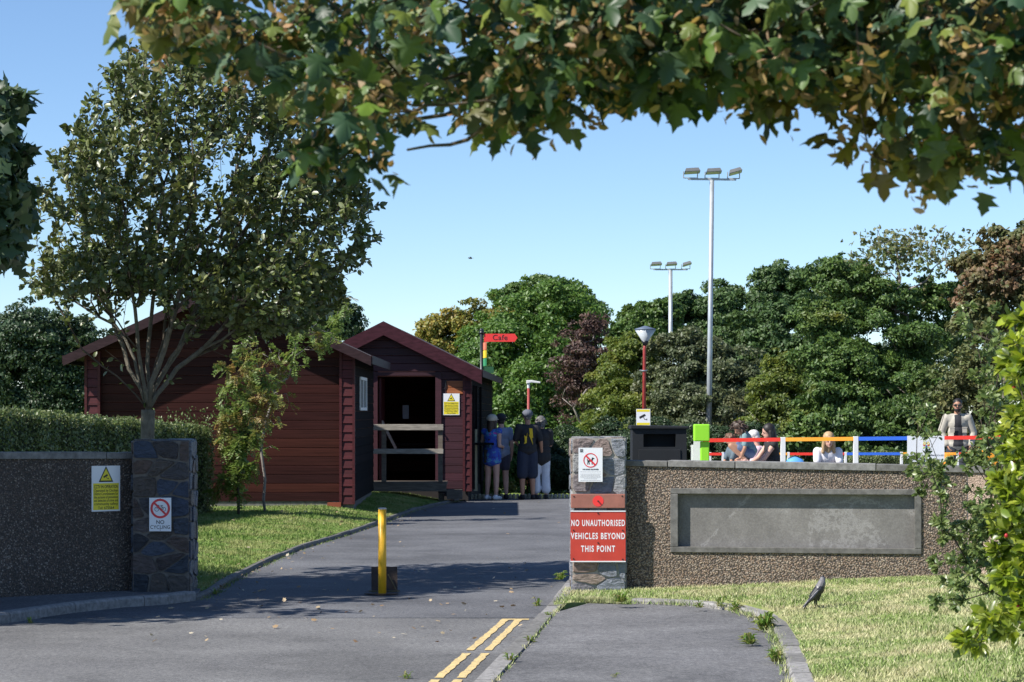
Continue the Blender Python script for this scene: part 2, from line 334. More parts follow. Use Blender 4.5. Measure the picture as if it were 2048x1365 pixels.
def grow(root, targets, start=None, step=.12, r0=.003, expo=2.3, turn=.6, wob=.15, rootdir=(0,0,1), lw=.22, stems=None):
    """space-colonising tree: returns chains [(points, radii)] and tip (position, direction)"""
    pos = [Vector(p) for p in (start or [root])]; par = [-1]+list(range(len(pos)-1)); 
    dr = [Vector(rootdir).normalized()]*len(pos)
    chains = [list(range(len(pos)))] if len(pos) > 1 else []
    for sp in (stems or []):      # hand placed main stems, all leaving the fork
        ch = [len(start)-1 if start else 0]; prev = pos[ch[0]]; sp = [Vector(q_) for q_ in sp]
        for q_ in sp:
            k_ = max(1, int((q_-prev).length/step)); base_ = prev
            for u_ in range(1, k_+1):
                p_ = base_.lerp(q_, u_/k_)+Vector(rng.normal(size=3))*.012; dr.append((p_-pos[ch[-1]]).normalized()); pos.append(p_); par.append(ch[-1]); ch.append(len(pos)-1)
            prev = q_
        chains.append(ch)
    A = np.array([tuple(p) for p in pos]); rootv = np.array(tuple(pos[0])); tips = []
    T = sorted([Vector(t) for t in targets], key=lambda t: (t-pos[-1]).length)
    L = np.zeros(len(pos))
    for i in range(1, len(pos)): L[i] = L[par[i]]+(pos[i]-pos[par[i]]).length
    DA = np.array([tuple(d) for d in dr]); cap = len(A)
    for t in T:
        d = np.array(tuple(t))-A; dist = np.linalg.norm(d, axis=1)+1e-6
        cosv = np.sum(d*DA, 1)/dist
        sc = dist*(1+turn*(1-cosv))+lw*L
        sc[:max(0, (len(start or [0])-1)//2 if not stems else len(start)-1)] += 10
        j = int(np.argmin(sc)); p0 = pos[j]; seg = (t-p0); ln = seg.length
        n = max(1, int(ln/step)); ch = [j]; h = dr[j]*ln*.55; pv = p0
        e = (seg.normalized()*.6+Vector((0,0,.3))).normalized()*ln*.45
        newA = []; newD = []; newL = []
        for q in range(1, n+1):
            u = q/n; h00 = 2*u**3-3*u*u+1; h10 = u**3-2*u*u+u; h01 = -2*u**3+3*u*u; h11 = u**3-u*u
            p = p0*h00+h*h10+t*h01+e*h11
            if q < n: p = p+Vector(rng.normal(size=3))*wob*step*.5
            dd = (p-pv); dd = dd.normalized() if dd.length > 1e-6 else dr[j]
            pos.append(p); par.append(ch[-1]); dr.append(dd); newA.append(tuple(p)); newD.append(tuple(dd)); newL.append((newL[-1] if newL else L[j])+(p-pv).length)
            ch.append(len(pos)-1); pv = p
        A = np.vstack([A, newA]); DA = np.vstack([DA, newD]); L = np.concatenate([L, newL]); chains.append(ch); tips.append((t, dr[-1]))
    r = np.zeros(len(pos))
    for i in range(len(pos)-1, -1, -1):
        r[i] = max(r[i], r0**expo)
        if par[i] >= 0: r[par[i]] += r[i]
    r = r**(1/expo)
    out = []
    for ch in chains:
        rs = [r[i] for i in ch]
        if len(rs) > 1 and ch[0] != 0: rs[0] = min(rs[0], rs[1]*1.15)
        out.append(([pos[i] for i in ch], rs))
    return out, tips, A, DA, r
def branchmesh(name, chains, mat, parent, rmin=0, n_big=8, n_small=4, rmax=1e9, scale=1):
    mb = MB()
    for pts, rs in chains:
        if max(rs[1:] or rs) < rmin or max(rs[1:] or rs) >= rmax: continue
        mb.tube(pts, [x*scale for x in rs], n_big if max(rs) > .015 else n_small, caps=True)
    return mb.build(name, mat, parent, smooth=True)
# ---------------------------------------------------------------- ground
def inpoly(X, Y, poly):
    c = np.zeros(len(X), bool); n = len(poly)
    for i in range(n):
        x0, y0 = poly[i]; x1, y1 = poly[(i+1) % n]
        if y0 == y1: continue
        m = ((y0 > Y) != (y1 > Y)) & (X < (x1-x0)*(Y-y0)/(y1-y0)+x0); c ^= m
    return c
def polydist(X, Y, line):
    d = np.full(len(X), 1e9)
    for (x0, y0), (x1, y1) in zip(line[:-1], line[1:]):
        vx, vy = x1-x0, y1-y0; t = np.clip(((X-x0)*vx+(Y-y0)*vy)/(vx*vx+vy*vy+1e-12), 0, 1)
        d = np.minimum(d, np.hypot(X-x0-t*vx, Y-y0-t*vy))
    return d
def surface(name, poly, hf, sp, mat, skirt=0.0):
    xs = [p[0] for p in poly]; ys = [p[1] for p in poly]
    gx, gy = np.meshgrid(np.arange(min(xs), max(xs), sp), np.arange(min(ys), max(ys), sp*1.5))
    gx = gx.ravel()+rng.normal(size=gx.size)*sp*.1; gy = gy.ravel()+rng.normal(size=gy.size)*sp*.1
    ok = inpoly(gx, gy, poly) & (polydist(gx, gy, poly+[poly[0]]) > sp*.4); gx, gy = gx[ok], gy[ok]
    ring = []
    for i in range(len(poly)):
        a = Vector(poly[i]); b = Vector(poly[(i+1) % len(poly)]); k = max(1, int((b-a).length/sp))
        for q in range(k): ring.append(a.lerp(b, q/k))
    vin = ring+[Vector((float(x), float(y))) for x, y in zip(gx, gy)]; nr = len(ring)
    vo, _, fo, _, _, _ = geometry.delaunay_2d_cdt(vin, [(i, (i+1) % nr) for i in range(nr)], [], 1, 1e-5)
    X = np.array([v[0] for v in vo]); Y = np.array([v[1] for v in vo]); Z = hf(X, Y)
    mb = MB(); mb.v = [(float(x), float(y), float(z)) for x, y, z in zip(X, Y, Z)]
    for f in fo:
        a, b, c = [mb.v[i] for i in f[:3]]
        cr = (b[0]-a[0])*(c[1]-a[1])-(b[1]-a[1])*(c[0]-a[0]); mb.f.append(tuple(f) if cr > 0 else tuple(f)[::-1]); mb.m.append(0)
    if skirt:
        R0 = np.array([tuple(v) for v in ring]); rz = hf(R0[:,0], R0[:,1]); o = len(mb.v)
        for (x, y), z in zip(R0, rz): mb.v += [(x, y, z), (x, y, z-skirt)]
        for i in range(nr):
            j = (i+1) % nr; mb.f.append((o+2*i, o+2*i+1, o+2*j+1, o+2*j)); mb.m.append(0)
    return mb.build(name, mat, smooth=True)
def blades(name, poly, hf, dens, mat, h=(.02,.045), w=.005, excl=None, edge=None):
    xs = [p[0] for p in poly]; ys = [p[1] for p in poly]; A = (max(xs)-min(xs))*(max(ys)-min(ys)); n = int(A*dens)
    X = rng.uniform(min(xs), max(xs), n); Y = rng.uniform(min(ys), max(ys), n); ok = inpoly(X, Y, poly)
    if excl is not None: ok &= ~excl(X, Y)
    X, Y = X[ok], Y[ok]; n = len(X); Z = hf(X, Y)
    patch = .75+.35*np.sin(X*3.1+np.sin(Y*1.7)*2)*np.sin(Y*2.3+1.3*np.sin(X*2))
    H = rng.uniform(h[0], h[1], n)*patch; a = rng.uniform(0, 2*np.pi, n); le = rng.normal(size=(n,2))*.45
    ww = w*rng.uniform(.7, 1.5, n); B = np.stack([X, Y, Z], 1); side = np.stack([np.cos(a)*ww, np.sin(a)*ww, 0*ww], 1)
    tip = B+np.stack([le[:,0]*H, le[:,1]*H, H], 1); V = np.stack([B-side, B+side, tip], 1).reshape(-1,3)
    return npmesh(name, V, np.arange(3*n).reshape(-1,3), mat)
def kerb(name, line, w, h, side, mat, stone=.9, z0=0.0, gap=.008, curve_h=None, group=None):
    """row of kerb stones along line; side=+1 puts the stones to the left of the direction of travel"""
    pts = [Vector((p[0], p[1])) for p in line]; acc = [0]
    for a, b in zip(pts[:-1], pts[1:]): acc.append(acc[-1]+(b-a).length)
    def at(s):
        s = min(max(s, 0), acc[-1]-1e-6)
        for i in range(len(acc)-1):
            if s <= acc[i+1]: return pts[i].lerp(pts[i+1], (s-acc[i])/(acc[i+1]-acc[i]))
        return pts[-1]
    def nrm(s):
        d = (at(s+.15)-at(s-.15)).normalized(); return Vector((-d.y, d.x))*side
    mb = MB(); s = 0; r = random.Random(3)
    while s < acc[-1]-.05:
        e = min(s+stone*r.uniform(.85, 1.1), acc[-1]); k = 4; dz = r.uniform(-.004, .006); dw = r.uniform(-.004, .004); vs = []
        for q in range(k+1):
            t = s+gap/2+(e-s-gap)*q/k; p = at(t); n_ = nrm(t)
            for off, z in ((0, -.12), (0, h-.018), (.016, h), (w, h), (w, -.12)):
                pp = p+n_*(off+dw); vs.append((pp.x, pp.y, z0+z+(dz if z > 0 else 0)))
        fs = []
        for q in range(k):
            for c in range(4):
                a = q*5+c; f = (a, a+5, a+6, a+1); fs.append(f if side < 0 else f[::-1])
        fs.append((0,1,2,3,4) if side < 0 else (4,3,2,1,0)); o = k*5; fs.append((o+4,o+3,o+2,o+1,o) if side < 0 else (o,o+1,o+2,o+3,o+4))
        mb.add(vs, fs); s = e
    return mb.build(name, mat)

KL_px = [(-160,1262),(0,1249),(140,1228),(250,1216),(330,1211),(392,1203),(425,1189),(452,1170),(495,1148),(552,1120),(610,1097),(700,1069),(770,1045),(830,1022),(900,1006),(935,1000)]
KL = [G(x, y) for x, y in KL_px]
KR = [G(x, y, .03) for x, y in [(1146,1146),(1128,1166),(1103,1200),(1078,1224),(1020,1287),(940,1369),(880,1430)]]
KLpath = KL[5:]
def dKL(X, Y): return polydist(X, Y, KLpath)
def zl(X, Y):
    X = np.atleast_1d(np.asarray(X, float)); Y = np.atleast_1d(np.asarray(Y, float)); d = dKL(X, Y)
    return .045+.14*smn((Y-24)/16)*smn(d/1.2)-.05*smn((Y-41)/6)*(1-smn(d/2))+.006*np.sin(X*2.1+Y)*smn(d/.6)
PATCH_px = [(1108,1206),(1180,1206),(1262,1209),(1340,1211),(1400,1215),(1460,1222),(1510,1236),(1540,1256),(1556,1285),(1566,1315),(1582,1365),(1600,1440)]
PATCH_top = [G(x, y, .02) for x, y in PATCH_px]
def zr(X, Y):
    X = np.atleast_1d(np.asarray(X, float)); Y = np.atleast_1d(np.asarray(Y, float))
    d = polydist(X, Y, PATCH_top)
    base = .03+.18*smn((X-.5)/4.2)
    near = .055+.03*smn((X-1)/3)+.16*smn(d/2.2)*smn((X-1.0)/3)
    t = smn((Y-15)/6); out = near*(1-t)+np.maximum(base, .055*(1-smn(d/.8))+.0)*t
    return out+.007*np.sin(X*3+1)*np.sin(Y*1.3)-.035*(1-smn(d/.3))*(X < 1.35)
def flat(z): return lambda X, Y: np.full(np.shape(X), z)

# base terrain to the horizon
mb = MB(); gs = [-2500,-300,-60,-20,-8,0,8,20,60,300,2500]; ys = [-300,-40,0,30,47.6,50,60,110,300,900,4000]
for y in ys:
    for x in gs: mb.v.append((x, y, -.22 if y < 48 else -.7-.001*max(0, y-300)))
for j in range(len(ys)-1):
    for i in range(len(gs)-1):
        a = j*len(gs)+i; mb.f.append((a, a+1, a+1+len(gs), a+len(gs))); mb.m.append(0)
struct(mb.build('ground', M['turf_l']))
# road: carriageway in front of the gate, and the drive beyond it
SEAM = 19.95
def kerbx(line, y):
    for (x0, y0), (x1, y1) in zip(line[:-1], line[1:]):
        if min(y0, y1) <= y <= max(y0, y1) and y0 != y1: return x0+(x1-x0)*(y-y0)/(y1-y0)
    return line[-1][0] if y > line[-1][1] else line[0][0]
frontR = [p for p in KR if p[1] < SEAM]
poly = [(-40, SEAM-.45), (-40, 4)]+[(-.9, 4), (-.75, 11)]+[(x, y) for x, y in frontR[::-1]]+[(kerbx(KR, SEAM), SEAM), (-4.2, SEAM)]
struct(surface('road', poly, flat(0.0), 1.2, M['asphalt3'], .1))
kl2 = [p for p in KL]
poly = [(kerbx(KR, SEAM), SEAM+.006)]+[p for p in KR[::-1] if p[1] > SEAM+.05]+[(1.3, 26), (1.6, 36), (2.2, 47.4), (-.94, 47.4)]+[p for p in KL[::-1] if p[1] > SEAM+.02]+[(-4.0, SEAM+.006)]
def zroad(X, Y): return .004+.012*np.sin(np.asarray(X)*1.1)*smn((np.asarray(Y)-22)/6)
struct(surface('drive', poly, zroad, .8, M['asphalt'], .1))
# pavements
pavL = [p for p in KL if p[1] < 22.4][:7]
poly = [(p[0]+.0, p[1]+.12) for p in pavL]+[(-2.9, 22.5), (-40, 20.6), (-40, 18)]
struct(surface('pavement', poly, flat(.06), .8, M['asphalt2'], .1))
poly = [(p[0]+.13, p[1]+.02) for p in KR if p[1] < 21.5 and p[1] > 14]+[(-.4, 9), (2.6, 9)]+[p for p in PATCH_top[::-1]][:-1]
struct(surface('pavement', poly, flat(.02), .6, M['asphalt2'], .08))
struct(kerb('kerb', KL[:6], .12, .085, +1, M['kerb'], 1.0))
struct(kerb('kerb', KL[5:], .06, .045, +1, M['conc'], .9))
struct(kerb('kerb', KR[::-1], .13, .032, -1, M['kerb'], .9))
struct(kerb('kerb', PATCH_top[2:], .13, .065, +1, M['kerb'], .62))
# yellow lines, worn
mb = MB()
for off in ((1020, 868), (1047, 915)):
    a = Vector(G(off[0]-8, 1239)); b = Vector(G(off[1]-8, 1372)); d = b-a; n_ = Vector((-d.y, d.x)).normalized()*.030
    k = 46; r = random.Random(5); prev = None
    for q in range(k+1):
        c = a+d*q/k+n_*0; wl = r.uniform(.75, 1.12); wr = r.uniform(.75, 1.12); L_, R_ = c+n_*wl, c-n_*wr
        if prev is not None and not (q > 20 and r.random() < .07):
            mb.add([(prev[0].x, prev[0].y, .0045), (prev[1].x, prev[1].y, .0045), (R_.x, R_.y, .0045), (L_.x, L_.y, .0045)], [(0,3,2,1)][::1])
        prev = (L_, R_)
a = G(1010, 1240); b = G(1058, 1240); mb.add([(a[0], a[1]-.05, .0046), (b[0], b[1]-.05, .0046), (b[0], b[1]+.05, .0046), (a[0], a[1]+.05, .0046)], [(0,1,2,3)])
for i, f in enumerate(mb.f):
    p = [Vector(mb.v[j]) for j in f]
    if (p[1]-p[0]).cross(p[2]-p[0]).z < 0: mb.f[i] = f[::-1]
struct(mb.build('road_marking', M['line']))

# lawns
wallR_a, wallR_b = (1.06, 22.9), (4.35, 22.25)       # face of the right wall along the ground
def off(line, w, side):
    out = []
    for i in range(len(line)):
        a = Vector(line[max(0, i-1)]); b = Vector(line[min(len(line)-1, i+1)]); d_ = (b-a).normalized(); out.append((line[i][0]-d_.y*w*side, line[i][1]+d_.x*w*side))
    return out
LR = [(.45, 22.0)]+[(x+.02, y+.03) for x, y in PATCH_top[1:3]]+off(PATCH_top, .125, 1)[3:]+[(2.4, 9), (12, 9), (12, 21.5), (4.4, 22.3), (1.06, 22.95), (.50, 22.95)]
LR[0] = (.36, 20.9)
struct(surface('lawn', LR, zr, .25, M['turf'], .1))
def edge_tufts(name, line, w, z, n, mat, label, hh=(.02,.06)):
    seg = rng.integers(0, len(line)-1, n); t = rng.random(n); A_ = np.array(line); p_ = A_[seg]*(1-t[:,None])+A_[seg+1]*t[:,None]+rng.normal(size=(n,2))*w
    k = .5+.5*np.sin(p_[:,0]*9+p_[:,1]*3)*np.sin(p_[:,1]*5.1); ok = rng.random(n) < k; p_ = p_[ok]; n = len(p_); H = rng.uniform(hh[0], hh[1], n); a = rng.uniform(0, 6.28, n)
    B_ = np.stack([p_[:,0], p_[:,1], np.full(n, z)], 1); sd = np.stack([np.cos(a), np.sin(a), 0*a], 1)*.004; tp = B_+np.stack([rng.normal(size=n)*.5*H, rng.normal(size=n)*.5*H, H], 1)
    o = npmesh(name, np.stack([B_-sd, B_+sd, tp], 1).reshape(-1,3), np.arange(3*n).reshape(-1,3), mat); return tag(o, label, 'grass', kind='stuff')
edge_tufts('edge_grass', PATCH_top[1:], .035, .03, 5200, M['blade'], 'ragged grass and weeds growing over the pavement edging stones')
edge_tufts('edge_grass', PATCH_top[:3], .02, .0, 3800, M['blade'], 'lawn grass overhanging the back edge of the pavement', (.04,.085))
edge_tufts('joint_grass', [(x+.14, y) for x, y in KR], .012, .025, 1500, M['blade'], 'grass growing in the joint between the yellow line kerb and the pavement', (.01,.035))
edge_tufts('gutter_grass', off(KLpath, -.03, 1), .03, .004, 2200, M['blade_l'], 'thin grass growing in the gutter of the left drive kerb', (.01,.035))
ob = blades('grass', LR, zr, 2300, M['blade'], (.018,.042), .0045, excl=lambda X, Y: (Y < 11.5) | (X > 6)); tag(ob, 'short sunlit straw flecked grass in front of the right wall', 'grass', kind='stuff')
LL = [(p[0]-.07, p[1]+.02) for p in KL[6:]]+[(-1.0, 50), (-3, 52), (-14, 52), (-14, 22.6), (-2.98, 22.55)]
struct(surface('lawn', LL, zl, .4, M['turf_l'], .1))
ob = blades('grass', LL, zl, 1500, M['blade_l'], (.02,.05), .006, excl=lambda X, Y: (X < -5.6) | (Y > 48)); tag(ob, 'green mown grass between the drive kerb and the red cabins', 'grass', kind='stuff')
# yard behind the right wall
poly = [(1.35, 23.3), (6, 22.6), (30, 20), (30, 62), (2.2, 62), (1.7, 36)]
struct(surface('yard', poly, flat(.14), 3, M['asphalt2'], .4))

# ---------------------------------------------------------------- walls and pillars
def clip(poly, n_, c):   # keep dot(p, n) <= c
    out = []
    for i in range(len(poly)):
        a, b = poly[i], poly[(i+1) % len(poly)]; da = a[0]*n_[0]+a[1]*n_[1]-c; db = b[0]*n_[0]+b[1]*n_[1]-c
        if da <= 0: out.append(a)
        if da*db < 0: t = da/(da-db); out.append((a[0]+(b[0]-a[0])*t, a[1]+(b[1]-a[1])*t))
    return out
def stones_face(mb, w, h, to3, seed, nx, nz, depth=.018):
    """irregular flat stones on a w x h face; to3(u, v, d) maps to 3D, d outwards"""
    r = random.Random(seed); pts = []
    for j in range(nz):
        for i in range(nx):
            pts.append(((i+.5+(.5 if j % 2 else 0)-.25+r.uniform(-.33,.33))*w/nx, (j+.5+r.uniform(-.28,.28))*h/nz))
    asp = 1.35
    for i, p in enumerate(pts):
        poly = [(.004,.004),(w-.004,.004),(w-.004,h-.004),(.004,h-.004)]
        for j, q in enumerate(pts):
            if i == j: continue
            dx, dz = (q[0]-p[0])/asp, (q[1]-p[1])*asp; mx, mz = (p[0]+q[0])/2, (p[1]+q[1])/2
            if math.hypot(dx, dz) > .7: continue
            nn = (dx/asp, dz*asp); L_ = math.hypot(*nn); nn = (nn[0]/L_, nn[1]/L_); g = r.uniform(.004, .013)
            poly = clip(poly, nn, nn[0]*mx+nn[1]*mz-g)
            if len(poly) < 3: break
        if len(poly) < 3: continue
        cx = sum(a[0] for a in poly)/len(poly); cz = sum(a[1] for a in poly)/len(poly)
        # soften outline
        pp = []
        for a, b in zip(poly, poly[1:]+poly[:1]):
            e1, e2 = r.uniform(.05,.22), r.uniform(.05,.22); pp.append((a[0]*(1-e1)+b[0]*e1, a[1]*(1-e1)+b[1]*e1)); k5 = r.uniform(-.006,.006); pp.append(((a[0]+b[0])/2+k5, (a[1]+b[1])/2+k5)); pp.append((a[0]*e2+b[0]*(1-e2), a[1]*e2+b[1]*(1-e2)))
        d = depth*r.uniform(.4, 1.3); tilt = (r.uniform(-.04,.04), r.uniform(-.05,.05)); n = len(pp)
        V = []
        for s_, dd in ((1.0, -.004), (.99, d*.7), (.95, d), (.5, d*1.05)):
            for a in pp:
                u, v = cx+(a[0]-cx)*s_, cz+(a[1]-cz)*s_
                V.append(to3(u, v, dd+((u-cx)*tilt[0]+(v-cz)*tilt[1]+r.uniform(-.0025,.0025) if dd > 0 else 0)))
        V.append(to3(cx, cz, d*1.05))
        fs = []
        for k in range(3):
            for q in range(n): fs.append((k*n+q, k*n+(q+1) % n, (k+1)*n+(q+1) % n, (k+1)*n+q))
        for q in range(n): fs.append((3*n+q, 3*n+(q+1) % n, 4*n))
        mb.add(V, fs)
def pillar(name, x0, x1, y0, y1, zb, zt, ms, mm, label, seed, rz=0):
    o = empty(name, ((x0+x1)/2, (y0+y1)/2, zb), label, 'pillar', rz); w, d, h = x1-x0, y1-y0, zt-zb
    m = MB(); m.box((-w/2, -d/2, -.1), (w/2, d/2, h)); m.build('mortar', mm, o)
    m = MB()
    stones_face(m, w, h, lambda u, v, q: (-w/2+u, -d/2-q, v), seed, 3, 8)
    stones_face(m, d, h, lambda u, v, q: (-w/2-q, d/2-u, v), seed+1, 3, 9)
    stones_face(m, d, h, lambda u, v, q: (w/2+q, -d/2+u, v), seed+2, 3, 9)
    stones_face(m, w, h, lambda u, v, q: (w/2-u, d/2+q, v), seed+3, 3, 9)
    stones_face(m, w, d, lambda u, v, q: (-w/2+u, -d/2+v, h+q), seed+4, 3, 2, .012)
    m.build('stonework', ms, o); return o
pl = P(266, 1183, 22.1); pr = P(378, 882, 22.1)
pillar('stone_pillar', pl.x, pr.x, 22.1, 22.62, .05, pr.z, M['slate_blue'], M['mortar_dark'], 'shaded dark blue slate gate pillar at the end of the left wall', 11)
D0 = 22.6
pa = P(1145, 1165, D0); pb = P(1251, 877, D0)
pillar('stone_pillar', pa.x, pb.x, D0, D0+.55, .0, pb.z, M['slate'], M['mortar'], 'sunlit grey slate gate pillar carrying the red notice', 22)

def wall_between(name, a, b, thick, z0a, z0b, zta, ztb, mat, cop, label, cop_h=.065, over=.02, hole=None, stones=None):
    a = Vector((a[0], a[1])); b = Vector((b[0], b[1])); d = b-a; Lw = d.length; rz = math.atan2(d.y, d.x)
    o = empty(name, (a.x, a.y, 0), label, 'wall', rz); zt = lambda u: zta+(ztb-zta)*u/Lw
    m = MB(); H = cop_h
    def seg(u0, u1, zl0, zl1, zh0, zh1, y0=0, y1=thick):
        m.prism([(u0, y0, zl0), (u1, y0, zl1), (u1, y0, zh1), (u0, y0, zh0)], (0, y1-y0, 0))
    if hole:
        h0, h1, hz0, hz1, hd = hole
        seg(0, h0, -.2, -.2, zt(0)-H, zt(h0)-H); seg(h1, Lw, -.2, -.2, zt(h1)-H, zt(Lw)-H)
        seg(h0, h1, -.2, -.2, hz0, hz0); seg(h0, h1, hz1, hz1, zt(h0)-H, zt(h1)-H); 
        m.box((h0, hd, hz0), (h1, thick, hz1))
    else: seg(0, Lw, -.2, -.2, zt(0)-H, zt(Lw)-H)
    m.build('pebbledash', mat, o)
    c = MB(); u = 0
    for ln, k in stones:
        e = min(u+ln, Lw); c.prism([(u+.004, -over, zt(u)-H+.002), (e-.004, -over, zt(e)-H+.002), (e-.004, -over, zt(e)-k), (u+.004, -over, zt(u)-k)], (0, thick+2*over, 0)); u = e
    c.build('coping', cop, o, bevel=.006)
    return o, Lw
wl0 = P(-260, 1200, 20.9); wl1 = P(262, 900, 22.36)
wa = P(0, 905, 21.45)
a, b = (wl0.x, 20.55), (pl.x-.004, 22.3)
t = (21.25-20.55)/(22.3-20.55)
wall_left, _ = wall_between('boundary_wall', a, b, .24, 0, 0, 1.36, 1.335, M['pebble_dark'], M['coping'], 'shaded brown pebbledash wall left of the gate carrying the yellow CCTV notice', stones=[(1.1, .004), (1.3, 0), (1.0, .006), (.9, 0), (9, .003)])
# right wall with its sunken panel
a = (pb.x+.004, D0+.12); b = (P(1935, 930, 22.25).x, 22.25)
d = Vector((b[0]-a[0], b[1]-a[1])); LW = d.length
def onwall(px):          # distance along the right wall where a photo column meets it
    k = (px-1024)/F; t = (k*a[1]-a[0])/(d.x-k*d.y); return t*LW, a[1]+d.y*t
u0, y0 = onwall(1341); u1, y1 = onwall(1843)
zof = lambda py, D: HC+(YH-py)/F*D
zt_a, zt_b = zof(919, a[1]), zof(932, b[1])
hz0, hz1 = zof(1107, (y0+y1)/2), zof(978, (y0+y1)/2)
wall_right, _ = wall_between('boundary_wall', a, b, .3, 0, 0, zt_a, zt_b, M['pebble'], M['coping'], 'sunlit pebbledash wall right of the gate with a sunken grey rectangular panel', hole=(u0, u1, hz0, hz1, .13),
    stones=[(.40, .012), (.63, .004), (1.3, 0), (1.1, .003), (9, 0)])
RZ = math.atan2(d.y, d.x)
m = MB(); fw = .052
m.box((u0, -.018, hz0), (u1, .05, hz0+fw)); m.box((u0, -.018, hz1-fw), (u1, .05, hz1)); m.box((u0, -.0178, hz0+fw+.001), (u0+fw+.02, .05, hz1-fw-.001)); m.box((u1-fw-.01, -.0178, hz0+fw+.001), (u1, .05, hz1-fw-.001))
m.build('panel_frame', M['conc'], wall_right, bevel=.005)
m, n, l, bs = newmat('panel_concrete'); v = tc(n, l); f = noise(n, l, v, 2.2, 8, .75); r = ramp(n, [(.35, (.145,.137,.128)), (.6, (.205,.195,.183)), (.75, (.29,.28,.265))]); l.new(f, r.inputs[0])
f2 = noise(n, l, v, 60, 4, .8); r2 = ramp(n, [(.3, (.75,.75,.75)), (.7, (1.25,1.25,1.25))]); l.new(f2, r2.inputs[0]); o_ = mix(n, l, 1, r.outputs[0], r2.outputs[0], 'MULTIPLY')
vo = n.new('ShaderNodeTexVoronoi'); vo.feature = 'DISTANCE_TO_EDGE'; vo.inputs['Scale'].default_value = 1.0; l.new(v, vo.inputs['Vector'])
am = n.new('ShaderNodeMath'); am.operation = 'MULTIPLY_ADD'; l.new(noise(n, l, v, 5, 8, .8), am.inputs[0]); am.inputs[1].default_value = .22; l.new(vo.outputs['Distance'], am.inputs[2])
rc = ramp(n, [(.104, (0,0,0)), (.108, (1,1,1)), (.115, (1,1,1)), (.12, (0,0,0))]); l.new(am.outputs[0], rc.inputs[0]); mc = n.new('ShaderNodeMath'); mc.operation = 'MULTIPLY'; l.new(rc.outputs[0], mc.inputs[0]); mc.inputs[1].default_value = .35
o_ = mix(n, l, mc.outputs[0], o_, (.42,.41,.40)); l.new(o_, bs.inputs['Base Color']); bs.inputs['Roughness'].default_value = .85; bump(n, l, f2, bs, .4, .004)
M['panelconc'] = m
q = MB(); q.box((u0+fw, .062, hz0+fw-.01), (u1-fw, .128, hz1-fw+.01)); q.build('sunken_panel', M['panelconc'], wall_right)
# return of the wall, pinkish, running on to the right
e = P(2080, 930, 21.2)
pw, _ = wall_between('boundary_wall', (b[0]+.004, b[1]+.005), (e.x+3.5, 20.7), .3, 0, 0, zt_b-.003, zt_b, M['pink'], M['coping'], 'pale pinkish pebbledash wall end behind the shrub at far right', stones=[(1.2, 0), (9, .004)])
